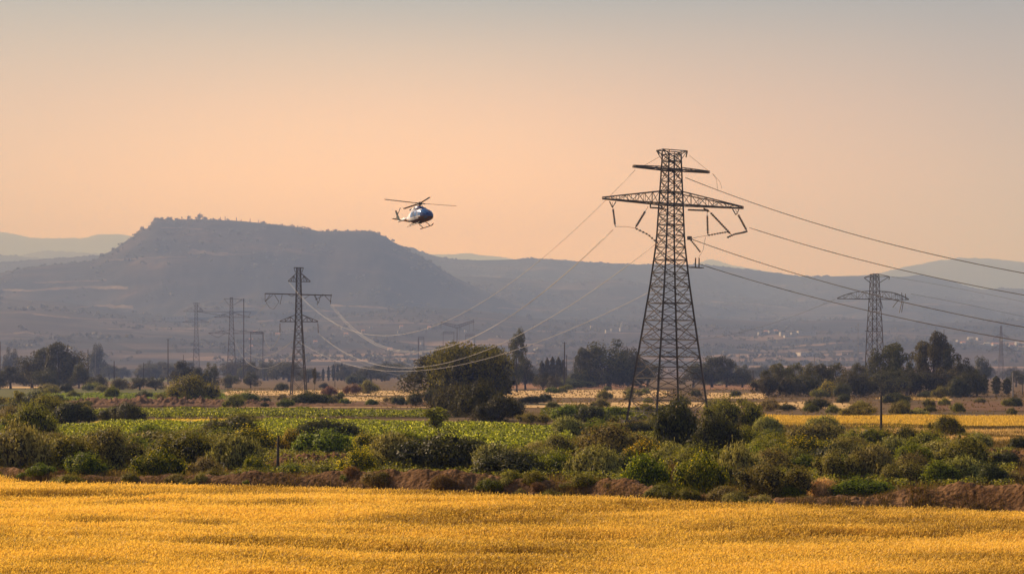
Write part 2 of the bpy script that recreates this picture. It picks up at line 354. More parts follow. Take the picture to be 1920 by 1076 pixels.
def shrub_mesh(seed, style='round', n=5200):
    rng = np.random.default_rng(seed); k = 15
    a = rng.random(k)*2*np.pi; r = np.sqrt(rng.random(k))*.72
    C = np.stack([r*np.cos(a), r*np.sin(a), .18+.5*(1-r**2)*rng.random(k)**.6], 1)
    rad = .2+.2*rng.random(k)*(1.15-r)
    C[0] = (.05, 0, .42); rad[0] = .5
    P, d = clump_points(rng, C, rad, n, .0, .15)
    if style == 'sprig':            # upright sprays of narrow leaves
        m = 420; kk = rng.choice(len(P), m); up = rng.random(m)*.16+.05
        tt = rng.random((m, 6)); S0 = P[kk]
        lean = d[kk]*.4; lean[:, 2] = 1
        P2 = (S0[:, None, :]+lean[:, None, :]*(tt*up[:, None])[:, :, None]).reshape(-1, 3)
        P2 = P2[P2[:, 2] > .3]
        V1, Q1, r1 = leaves(rng, P, .095, .036, d, up=.6, jit=.6); V2, Q2, r2 = leaves(rng, P2, .075, .022, None, up=1.2)
    else:
        L = .075 if style == 'round' else .05
        m = int(n*.12); kk = rng.choice(len(P), m); P2 = P[kk]+d[kk]*rng.random((m, 1))**2*.24; P2 = P2[P2[:, 2] > .05]
        V1, Q1, r1 = leaves(rng, P, L*(.7+.6*rng.random(len(P))), L*.55, d, jit=.55); V2, Q2, r2 = leaves(rng, P2, L*.8, L*.45, None, up=.5)
    V = np.concatenate([V1, V2]); Q = np.concatenate([Q1, Q2+len(V1)]); rn = np.concatenate([r1, r2])
    # larger inner leaves added to block light, coloured dark like inner shade
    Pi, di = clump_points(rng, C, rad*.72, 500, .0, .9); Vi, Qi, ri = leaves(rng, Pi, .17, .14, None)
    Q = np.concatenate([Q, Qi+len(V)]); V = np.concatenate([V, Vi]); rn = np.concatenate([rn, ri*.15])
    s = 1/np.percentile(np.abs(V[:, :2]), 99.3); V[:, :2] *= s; V[:, 2] = V[:, 2]/np.percentile(V[:, 2], 99.4)
    V[:, 2] = np.maximum(V[:, 2], -.02)
    return mesh_np('shrub', V, Q, rn)
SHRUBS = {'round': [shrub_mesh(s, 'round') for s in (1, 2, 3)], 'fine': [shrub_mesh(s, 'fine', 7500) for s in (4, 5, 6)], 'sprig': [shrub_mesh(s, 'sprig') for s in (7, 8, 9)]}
STY = {'olive': 'fine', 'sage': 'sprig', 'brownish': 'fine', 'dark': 'round', 'green': 'round', 'bright': 'round', 'gorse': 'fine', 'dry': 'sprig', 'golden': 'sprig', 'euca': 'fine', 'tree': 'fine', 'redsh': 'fine'}
_rs = random.Random(5)
def put_shrub(name, loc, w, h, mat, label, cat='shrub', group=None, depth=.85):
    me = _rs.choice(SHRUBS[STY[mat]])
    if not me.materials: me.materials.append(M[mat])
    o = bpy.data.objects.new(name, me); link(o)
    o.material_slots[0].link = 'OBJECT'; o.material_slots[0].material = M[mat]
    o.location = loc; w *= 1.24; h *= 1.14; o.scale = (w/2, w/2*depth, h); o.rotation_euler.z = _rs.uniform(-.5, .5)+_rs.choice((0, math.pi))
    return tag(o, label, cat, group)

def trunk_mb(rng, h, r0, top, nl, spread, lean=.03):
    mb = MB(); pts = [Vector((lean*h*t*math.sin(3*t+rng.random()), lean*h*t*math.cos(2*t), h*t)) for t in (0, .15, .35, .6, .8, 1)]
    mb.tube(pts, [r0*1.35, r0, r0*.85, r0*.65, r0*.45, r0*.2], 7)
    for k in range(nl):
        t = .35+.6*k/max(nl, 1); p = Vector((lean*h*t, 0, h*t)); a = k*2.4+rng.random(); q = p+Vector((math.cos(a)*spread, math.sin(a)*spread, (top-h*t)*(.55+.3*rng.random())))
        m = (p+q)/2+Vector((0, 0, -.05*top)); mb.tube([p, m, q], [r0*.45, r0*.3, r0*.1], 5)
    return mb
def tree_proto(kind, seed):
    """unit tree: height 1, half width about .5; Empty > trunk, crown"""
    rng = np.random.default_rng(seed); rp = random.Random(seed); root = empty('tree', (0, 0, 0))
    if kind == 'broad':
        k = 20; a = rng.random(k)*6.283; r = np.sqrt(rng.random(k))*.36; z = .22+.6*rng.random(k)
        C = np.stack([r*np.cos(a), r*np.sin(a), z*(1-.28*(r/.36)**2)+.04], 1); rad = .10+.09*rng.random(k)
        C[0] = (0, 0, .5); rad[0] = .27; P, d = clump_points(rng, C, rad, 5200, .06, .18); V, Q, rn = leaves(rng, P, .04*(.6+.8*rng.random(len(P))), .024, d)
        tr = trunk_mb(rp, .5, .035, .8, 5, .25)
    elif kind == 'euca':
        k = 26; t = np.linspace(.26, .95, k); a = rng.random(k)*6.283; r = (.30*np.sin(np.pi*np.clip((t-.1)/.95, 0, 1))**.7)*rng.random(k)**.5
        C = np.stack([r*np.cos(a)+.04*np.sin(t*6), r*np.sin(a), t], 1); rad = .06+.075*rng.random(k)
        P, d = clump_points(rng, C, rad, 4300, .1, .22); P2 = P[::5]-np.stack([0*P[::5, 0], 0*P[::5, 0], rng.random(len(P[::5]))*.06], 1); P = np.concatenate([P, P2]); d = np.concatenate([d, d[::5]])
        V, Q, rn = leaves(rng, P, .045*(.6+.8*rng.random(len(P))), .017, d, up=-.3)
        tr = trunk_mb(rp, .85, .022, .9, 7, .17, .05)
    elif kind == 'poplar':
        n = 3200; t = rng.random(n)**.8; w = .13*np.sin(np.pi*np.clip(t*.93+.07, 0, 1))**.6*(1+.25*np.sin(t*31)); a = rng.random(n)*6.283
        q = w*(.5+.55*rng.random(n)); P = np.stack([q*np.cos(a), q*np.sin(a), .05+.95*t], 1); d = np.stack([np.cos(a), np.sin(a), 0*a], 1)
        V, Q, rn = leaves(rng, P, .05, .018, d, up=.6); tr = trunk_mb(rp, .5, .02, .5, 0, .1, 0)
    elif kind == 'willow':
        k = 22; a = rng.random(k)*6.283; r = np.sqrt(rng.random(k))*.34
        C = np.stack([r*np.cos(a), r*np.sin(a), .70-.9*(r-.05)**2+.1*rng.random(k)-.08*r], 1); rad = .09+.07*rng.random(k); C[0] = (0, 0, .62); rad[0] = .24
        P, d = clump_points(rng, C, rad, 4200, .3, .15)
        m = 620; kk = rng.choice(len(P), m); ln = (.14+.42*rng.random(m)); tt = np.linspace(0, 1, 16)
        A = P[kk]*np.array([1.1, 1.1, 1]); S0 = A[:, None, :]-np.stack([0*ln, 0*ln, ln], 1)[:, None, :]*tt[None, :, None]
        S0 = S0+rng.normal(size=S0.shape)*.012; S0 = S0.reshape(-1, 3); S0 = S0[S0[:, 2] > .03]
        P3 = np.stack([rng.normal(size=1100)*.17, rng.normal(size=1100)*.17, .1+.5*rng.random(1100)], 1)
        V1, Q1, r1 = leaves(rng, P, .035, .017, d); V2, Q2, r2 = leaves(rng, S0, .036, .013, None, up=2); V3, Q3, r3 = leaves(rng, P3, .08, .06, None)
        V = np.concatenate([V1, V2, V3]); Q = np.concatenate([Q1, Q2+len(V1), Q3+len(V1)+len(V2)]); rn = np.concatenate([r1, r2, r3*.2])  # inner leaves coloured darker, as shade within the crown
        tr = trunk_mb(rp, .45, .05, .75, 6, .25)
    elif kind == 'sapling':
        k = 12; t = np.linspace(.45, .93, k); a = rng.random(k)*6.283; r = .2*rng.random(k)
        C = np.stack([r*np.cos(a), r*np.sin(a), t], 1); rad = .09+.08*rng.random(k)
        P, d = clump_points(rng, C, rad, 1500, .1, .2); V, Q, rn = leaves(rng, P, .07, .035, d); tr = trunk_mb(rp, .7, .025, .85, 5, .15, .04)
    tr.build('trunk', M['bark'], root)
    V[:, 2] /= np.percentile(V[:, 2], 99.6)
    cm = mesh_np('crown', V, Q, rn); cm.materials.append(M['tree'])
    obj('crown', cm, None, root)
    return root
PROTO = {}
for kd, seeds in (('broad', (11, 12, 13, 14)), ('euca', (21, 22, 23)), ('poplar', (31, 32)), ('willow', (41, 42)), ('sapling', (51, 52))):
    PROTO[kd] = [[tree_proto(kd, s), False] for s in seeds]
_rt = random.Random(9)
def put_tree(kind, name, px, D, top_py, wpx, mat, label, group=None, z=None, var=None):
    X = (px-960)/F*D; zb = float(zter(X, D)) if z is None else z
    if D < 1210*HS: zb = 0
    h = CH-(top_py-HY)/F*D-zb; w = wpx/F*D/(.26 if kind == 'poplar' else .8)
    e = PROTO[kind][var] if var is not None else _rt.choice(PROTO[kind])
    if not e[1]: root = e[0]; e[1] = True
    else: root = copy_tree(e[0])
    root.name = name; root.location = (X, D, zb-.1); root.scale = (w, w*.9, h); root.rotation_euler.z = _rt.uniform(-.6, .6)+_rt.choice((0, math.pi))
    for c in root.children:
        if c.name.startswith('crown'): c.material_slots[0].link = 'OBJECT'; c.material_slots[0].material = M[mat]
    return tag(root, label, 'tree', group)
# ------------------------------------------------------------------ fields of the plain (sheets a little above the ground)
def gp(px, py, z=0.0):
    D = (CH-z)*F/(py-HY); return ((px-960)/F*D, D)
_lay = [0]
def field(name, pts, mat, step=12, wob=1.2):
    """a sheet whose outline passes the given ground points, edges slightly uneven"""
    _lay[0] += 1; rng = np.random.default_rng(_lay[0]); out = []
    P = [Vector((*gp(*p), 0)) for p in pts]
    for a, b in zip(P, P[1:]+P[:1]):
        n = max(2, min(60, int((b-a).length/step)))
        for k in range(n):
            q = a.lerp(b, k/n); w = wob*(rng.random()-.5)*2 if k else 0; nn = Vector((-(b-a).y, (b-a).x, 0)).normalized()
            out.append(q+nn*w*min(1, q.y/300)+Vector((0, 0, .02+.004*_lay[0])))
    me = bpy.data.meshes.new(name); me.from_pydata(out, [], [tuple(range(len(out)))])
    me.update()
    return tag(obj(name, me, M[mat]), kind='structure')
field('green_pasture', [(-60, 748), (430, 750), (470, 730), (-60, 728)], 'greenfield')
field('stubble_field', [(-60, 727.5), (60, 727.5), (120, 724.5), (-60, 724.5)], 'stubble')
field('dirt_track', [(-60, 724), (330, 725), (420, 722), (420, 720.5), (330, 722), (-60, 721.5)], 'road', wob=.2)
field('green_pasture', [(120, 714), (300, 716), (420, 708), (130, 708)], 'greenfield')
field('stubble_field', [(395, 741), (560, 741), (770, 742), (800, 733), (600, 731), (430, 733)], 'stubble')
field('stubble_field', [(590, 751), (800, 753), (800, 745), (690, 743.5), (600, 745)], 'stubble')
field('ploughed_field', [(430, 764), (820, 762), (800, 754), (560, 753), (430, 754)], 'plough')
field('dirt_track', [(420, 763.8), (830, 763.8), (830, 761.6), (420, 761.6)], 'stubble', wob=.3)
field('stubble_field', [(150, 800), (520, 802), (550, 787), (460, 785), (300, 786), (160, 789)], 'gold')
field('reddish_field', [(945, 728), (1215, 729), (1215, 718), (960, 716)], 'redsoil')
field('stubble_field', [(945, 745), (1180, 746), (1260, 742), (1250, 732), (1120, 730), (950, 733)], 'stubble')
field('stubble_field', [(940, 764), (1230, 765), (1420, 763), (1430, 755), (1230, 754), (950, 756)], 'stubble')
field('reddish_field', [(1310, 730), (1480, 731), (1450, 721), (1330, 721)], 'redsoil')
field('stubble_field', [(1320, 747), (1430, 748), (1450, 738), (1330, 736)], 'stubble')
field('green_pasture', [(1325, 719), (1425, 719), (1425, 714), (1330, 714)], 'greenfield')
field('stubble_field', [(1400, 765), (1640, 768), (1620, 760), (1530, 752), (1420, 757)], 'stubble')
field('gold_meadow', [(1390, 806), (2250, 803), (2250, 783), (1600, 782), (1430, 782)], 'gold')
field('stubble_field', [(1560, 834), (2250, 836), (2250, 811), (1600, 809)], 'stubble')
field('gold_meadow', [(1640, 748), (1780, 752), (1780, 742), (1670, 741)], 'stubble')
field('ploughed_field', [(1700, 768), (1990, 772), (1990, 756), (1760, 752)], 'plough')
field('ploughed_field', [(1720, 900), (1990, 905), (1990, 846), (1800, 842)], 'plough')
field('ploughed_field', [(500, 900), (760, 905), (700, 858), (510, 860)], 'plough')

# ------------------------------------------------------------------ wheat in front
WE = [(-400, 870), (-100, 886), (0, 893), (120, 902), (250, 903), (400, 908), (500, 910), (640, 912), (700, 915), (830, 920), (960, 922), (1100, 925), (1200, 930), (1280, 936), (1400, 940), (1500, 945), (1650, 947), (1750, 950), (1850, 953), (1920, 956), (2050, 962), (2400, 975)]
def Dw(px): return (CH-.85)*F/(interp(WE, px)-HY)
def wheat_h(X, Y):
    """height of the ears: swells across the field plus lodged hollows"""
    a = fbm(X/13+3, Y/5, 101, 3)*.30+fbm(X/34, Y/13, 102, 2)*.34
    hol = np.clip(fbm(X/9, Y/4.5, 103, 3)-.16, 0, 1)*1.5
    return .80+a-hol*.6+.05*np.sin(Y*.9+X*.06+3*fbm(X/20, Y/20, 7))
rng = np.random.default_rng(77)
n = 1500000
Yw = 60+(160-60)*rng.random(n)**1.15; pxw = -330+2600*rng.random(n); Xw = (pxw-960)/F*Yw
k = Yw < Dw(pxw)+rng.normal(size=n)*.35; Xw, Yw = Xw[k], Yw[k]; n = len(Xw)
hw = wheat_h(Xw, Yw)+rng.normal(size=n)*.085
lean = rng.normal(size=(n, 2))*.10+np.array([.06, -.05]); sz = .75+.5*rng.random(n)
sc = (Yw/85)**.5
an = rng.random(n)*np.pi; ca, sa = np.cos(an), np.sin(an); ew = .019*sz*sc; el = .095*sz*sc
T = np.stack([Xw+lean[:, 0], Yw+lean[:, 1], hw], 1); Bs = np.stack([Xw+lean[:, 0]*.5, Yw+lean[:, 1]*.5, hw-el], 1)
Md = (T*.45+Bs*.55); sd = np.stack([ca, sa, 0*ca], 1)*ew[:, None]
V1 = np.stack([Bs, Md+sd, T, Md-sd], 1).reshape(-1, 3)
G0 = np.stack([Xw, Yw, 0*Xw+np.maximum(hw-.62, 0)], 1); st = np.stack([sa, -ca, 0*ca], 1)*(.013*sc)[:, None]
V2 = np.stack([G0-st, G0+st, Bs+st*.7, Bs-st*.7], 1).reshape(-1, 3)
cl = np.clip(  .64+.42*fbm(Xw/3, Yw/1.5, 55, 3)+1.0*fbm(Xw/11, Yw/4.2, 56, 3)+.26*rng.normal(size=n), 0, 1)  # broad noise tints swaths darker, standing in for shaded hollows
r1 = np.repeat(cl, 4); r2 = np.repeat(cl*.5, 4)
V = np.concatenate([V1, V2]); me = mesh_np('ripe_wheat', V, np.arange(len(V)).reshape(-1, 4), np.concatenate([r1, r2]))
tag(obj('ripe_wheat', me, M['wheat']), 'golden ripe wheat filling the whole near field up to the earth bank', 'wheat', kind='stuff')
# soil-and-straw sheet below the ears
px = np.arange(-420, 2341, 6.0); tt = np.linspace(0, 1, 90)
P, T_ = np.meshgrid(px, tt); Dn = 48+(Dw(P)+.2-48)*T_; X = (P-960)/F*Dn
Z = np.maximum(wheat_h(X, Dn)-.42, .03)*np.clip((1-T_)*40, 0, 1)+.03
nx = len(px); i = (np.arange(nx-1)[None, :]+np.arange(89)[:, None]*nx).ravel()
tag(obj('wheat_field', mesh_np('wheat_field', np.stack([X, Dn, Z], -1).reshape(-1, 3), np.stack([i, i+1, i+1+nx, i+nx], -1), smooth=True), M['wheatbase']), kind='structure')

# ------------------------------------------------------------------ banks of turned earth
def bank(name, top, foot_D, wid, seed, rough=.3, px0=-400, px1=2340, step=2.0, mat='soil'):
    px = np.arange(px0, px1, step); u = np.linspace(0, 1, 38)
    P, U = np.meshgrid(px, u); D0 = foot_D(P); Dn = D0+.25+U*wid; X = (P-960)/F*Dn
    Dc = D0+wid*.42; H = np.maximum(CH-(interp(top, P)-HY)/F*Dc, .25)
    prof = np.where(U < .45, sstep(-.12, .45, U), 1-sstep(.45, 1, U)**1.2)
    clod = np.abs(fbm(X/1.9, Dn/1.9, seed, 4))*1.5+np.abs(fbm(X/.42, Dn/.42, seed+3, 3))*1.1-.5
    rill = fbm(X/.9+Dn*.5, Dn/4, seed+9, 3)*.35
    Z = H*prof*(1+.22*fbm(X/3.5, Dn/3.5, seed+5, 3))+(clod+rill)*rough*np.sin(np.pi*np.clip(U*.96+.02, 0, 1))*np.clip(H, .3, 1.3)
    ed = np.clip(np.minimum(P-px0, px1-P)/max((px1-px0)*.06, 1), 0, 1)
    Z = Z*ed-.12*(U > .98)+.02; nx = len(px)
    i = (np.arange(nx-1)[None, :]+np.arange(37)[:, None]*nx).ravel()
    return tag(obj(name, mesh_np(name, np.stack([X, Dn, Z], -1).reshape(-1, 3), np.stack([i, i+1, i+1+nx, i+nx], -1)), M[mat]), kind='structure')
BT = [(-400, 862), (-60, 872), (0, 878), (40, 882), (60, 884), (100, 890), (150, 894), (250, 897), (310, 893), (370, 893), (420, 900), (470, 891), (500, 888), (580, 890), (650, 892), (690, 886), (720, 881), (760, 883), (800, 883), (850, 888), (900, 890), (930, 893),
      (990, 896), (1040, 901), (1090, 909), (1130, 902), (1170, 904), (1210, 914), (1260, 922), (1330, 932), (1400, 936), (1470, 937), (1560, 935), (1640, 930), (1680, 919), (1715, 911), (1760, 914), (1800, 912), (1850, 916), (1920, 917), (2100, 925), (2400, 940)]
bank('earth_bank', BT, Dw, 4.4, 201, rough=.15)
bank('earth_mound', [(490, 870), (540, 858), (580, 855), (640, 856), (700, 866)], lambda P: 0*P+162, 8, 211, .6, 490, 705)
bank('earth_mound', [(1780, 868), (1840, 848), (1920, 846), (2100, 850)], lambda P: 0*P+172, 8, 221, .5, 1780, 2200)
bank('earth_mound', [(100, 760), (160, 751), (260, 748), (420, 752), (560, 757), (640, 758), (760, 760), (800, 763)], lambda P: 0*P+448, 16, 231, .8, 100, 810, mat='plough')
bank('earth_mound', [(1400, 832), (1440, 815), (1500, 818), (1560, 830)], lambda P: 0*P+228, 8, 241, .5, 1405, 1560)
# loose clods and stones lying along the bank and the scrub edge
rng = np.random.default_rng(31); n = 3500; pxr = -100+2120*rng.random(n); D = Dw(pxr)+.2+4.5*rng.random(n)**1.5; X = (pxr-960)/F*D
oc = np.array([(1, 0, 0), (0, 1, 0), (-1, 0, 0), (0, -1, 0), (0, 0, 1), (0, 0, -1)], float)
H = np.maximum(CH-(interp(BT, pxr)-HY)/F*(D+2), .25); u = (D-Dw(pxr)-.25)/6.5; zz = H*sstep(-.12, .45, u)*.8
s = .05+.13*rng.random(n)**3; Vr = oc[None]*s[:, None, None]*(.6+.8*rng.random((n, 6, 1)))+np.stack([X, D, zz+.05], 1)[:, None, :]
T3 = np.array([(0, 1, 4), (1, 2, 4), (2, 3, 4), (3, 0, 4), (1, 0, 5), (2, 1, 5), (3, 2, 5), (0, 3, 5)])
tag(obj('loose_clods', mesh_np('loose_clods', Vr.reshape(-1, 3), (T3[None]+np.arange(n)[:, None, None]*6).reshape(-1, 3)), M['soil']), 'loose clods and stones along the foot of the bare earth bank', 'clods', kind='stuff')

# ------------------------------------------------------------------ leafy green crop and rough grass
def in_poly(px, py, poly):
    c = np.zeros(len(px), bool); n = len(poly)
    for k in range(n):
        (x1, y1), (x2, y2) = poly[k], poly[(k+1) % n]
        c ^= ((y1 > py) != (y2 > py)) & (px < (x2-x1)*(py-y1)/(y2-y1+1e-9)+x1)
    return c
def crop(name, poly, dens, hgt, leaf, seed, label, mat='crop', per=7):
    rng = np.random.default_rng(seed); G = np.array([gp(*p) for p in poly]); lo, hi = G.min(0), G.max(0)
    n = int((hi[0]-lo[0])*(hi[1]-lo[1])*dens); X = lo[0]+(hi[0]-lo[0])*rng.random(n); Y = lo[1]+(hi[1]-lo[1])*rng.random(n)
    k = in_poly(X, Y, [tuple(g) for g in G]) & (vnoise(X/4, Y/7, seed+2)+.4*np.sin((Y+.25*X)*2.2) > .08); X, Y = X[k], Y[k]; n = len(X)
    h = hgt*(.75+.5*fbm(X/6, Y/9, seed, 3)+.25*rng.random(n))
    P = np.stack([X, Y, 0*X], 1)[:, None, :]+np.concatenate([rng.normal(size=(n, per, 2))*.22, (h[:, None]*(.35+.65*rng.random((n, per))**.6))[..., None]], 2)
    nr = np.zeros((n*per, 3)); nr[:, 2] = .8; nr[:, 1] = -.3
    V, Q, r = leaves(rng, P.reshape(-1, 3), leaf*(.6+.8*rng.random(n*per)), leaf*.75, nr, jit=1.1)
    return tag(obj(name, mesh_np(name, V, Q, r), M[mat]), label, 'crop', kind='stuff')
crop('green_crop', [(95, 830), (250, 840), (420, 842), (560, 836), (640, 842), (760, 850), (900, 856), (1000, 850), (1075, 834), (1050, 812), (950, 806), (830, 800), (700, 798), (560, 798), (440, 799), (300, 799), (190, 801), (110, 810)], 5.2, 1.1, .28, 301, 'bright leafy crop field behind the near shrubs and before the weeping tree')
crop('green_crop', [(160, 784), (330, 787), (480, 785), (640, 785), (830, 784), (815, 778), (700, 775), (560, 773), (420, 774), (300, 771), (190, 773)], 2.6, 1.0, .36, 302, 'narrow band of leafy green crop beyond the bare strip and below the ploughed bank')
crop('green_crop', [(40, 752), (420, 752), (420, 741), (60, 741)], 1.0, .9, .5, 303, 'dull green crop rows beyond the ploughed bank', mat='green')
crop('green_crop', [(1010, 790), (1210, 792), (1210, 772), (1020, 772)], 2.0, 1.0, .42, 304, 'green crop strip beside the foot of the tallest pylon', mat='green')
def grass(name, poly, dens, h, seed, label, mat='grass', w=.05, per=4):
    rng = np.random.default_rng(seed); G = np.array([gp(*p) for p in poly]); lo, hi = G.min(0), G.max(0)
    n = int((hi[0]-lo[0])*(hi[1]-lo[1])*dens); X = lo[0]+(hi[0]-lo[0])*rng.random(n); Y = lo[1]+(hi[1]-lo[1])*rng.random(n)
    k = in_poly(X, Y, [tuple(g) for g in G]) & (vnoise(X/5, Y/8, seed) > .28); X, Y = X[k], Y[k]; n = len(X)
    B = np.repeat(np.stack([X, Y, 0*X], 1), per, 0); m = n*per; B[:, :2] += rng.normal(size=(m, 2))*h*.35
    hh = h*(.5+.8*rng.random(m))*np.repeat(.6+.8*vnoise(X/9, Y/14, seed+1), per); a = rng.random(m)*6.283
    s = np.stack([np.cos(a), np.sin(a), 0*a], 1)*w*(Y.repeat(per)/200)[:, None]; T = B+np.concatenate([rng.normal(size=(m, 2))*.25*h, hh[:, None]], 1); Mi = B*.5+T*.5
    V = np.stack([B-s*.4, Mi-s, T, Mi+s], 1).reshape(-1, 3)
    return tag(obj(name, mesh_np(name, V, np.arange(len(V)).reshape(-1, 4), np.repeat(rng.random(m), 4)), M[mat]), label, 'grass', kind='stuff')
grass('rough_grass', [(-300, 886), (600, 905), (1200, 925), (2300, 955), (2300, 806), (1400, 800), (1200, 792), (1000, 850), (90, 830), (-120, 800)], 5, .55, 401, 'rough dry grass and weeds growing between the scrub bushes')
grass('rough_grass', [(-120, 800), (160, 792), (170, 765), (-120, 735)], .5, .7, 402, 'weedy grass around the dark bushes by the blue shelter', mat='olive', w=.1)
grass('rough_grass', [(960, 790), (1440, 782), (2300, 783), (2300, 736), (1300, 728), (900, 732), (930, 780)], .05, .38, 403, 'patchy dry weeds on the flats beyond the tallest pylon', w=.05)
grass('rough_grass', [(420, 768), (900, 766), (900, 730), (420, 728)], .05, .38, 404, 'patchy dry weeds on the flats around the three armed pylon', w=.05)
grass('meadow_grass', [(1390, 806), (2250, 803), (2250, 783), (1430, 782)], 4, .5, 405, 'yellow meadow grass in the long bright strip behind the wooden pole', mat='meadow', w=.05)
grass('meadow_grass', [(1560, 834), (2250, 836), (2250, 811), (1600, 809)], 4, .45, 406, 'pale straw grass in the short strip nearest the dark bushes', mat='golden', w=.05)

crop('undergrowth', [(-120, 886), (480, 896), (1200, 920), (1900, 925), (1900, 850), (1400, 825), (1130, 800), (1040, 850), (640, 852), (200, 846), (-120, 832)], 1.0, .95, .17, 501, 'tangled low undergrowth filling the scrub behind the earth bank', mat='olive', per=26)
bpy.data.objects['undergrowth']['category'] = 'undergrowth'

for k, poly, lab in ((4, [(150, 800), (520, 802), (550, 787), (460, 785), (300, 786), (160, 789)], 'golden stubble on the strip between the two leafy crops'), (5, [(1640, 748), (1780, 752), (1780, 742), (1670, 741)], 'pale dry grass before the twin topped grove')):
    grass('stubble_grass', poly, .9, .22, 420+k, lab, mat='golden' if k != 4 else 'meadow', w=.09)

# dry weeds growing on the bank and leaning out of its foot
rng = np.random.default_rng(61); n = 22000; pxr = -140+2200*rng.random(n); dd = 4.3*rng.random(n)**1.2
k = (vnoise(pxr/26, dd*0, 62)+.35*rng.random(n) > .62) | (dd < .5); pxr, dd = pxr[k], dd[k]; n = len(pxr)
D = Dw(pxr)+.1+dd; X = (pxr-960)/F*D; H = np.maximum(CH-(interp(BT, pxr)-HY)/F*(D+1), .25); u = np.clip((dd-.15)/4.4, 0, 1)
Z = H*np.where(u < .45, sstep(-.12, .45, u), 1-sstep(.45, 1, u)**1.2)*.85
B = np.repeat(np.stack([X, D, Z], 1), 5, 0); m = n*5; B[:, :2] += rng.normal(size=(m, 2))*.09; hh = .12+.38*rng.random(m)**2
T = B+np.concatenate([rng.normal(size=(m, 2))*.1, hh[:, None]], 1); a = rng.random(m)*6.283; s_ = np.stack([np.cos(a), np.sin(a), 0*a], 1)*.022; Mi = B*.5+T*.5
V = np.stack([B-s_*.5, Mi-s_, T, Mi+s_], 1).reshape(-1, 3)
tag(obj('bank_weeds', mesh_np('bank_weeds', V, np.arange(len(V)).reshape(-1, 4), np.repeat(rng.random(m), 4)), M['grass']), 'dry weeds rooted along the bare earth bank', 'weeds', kind='stuff')
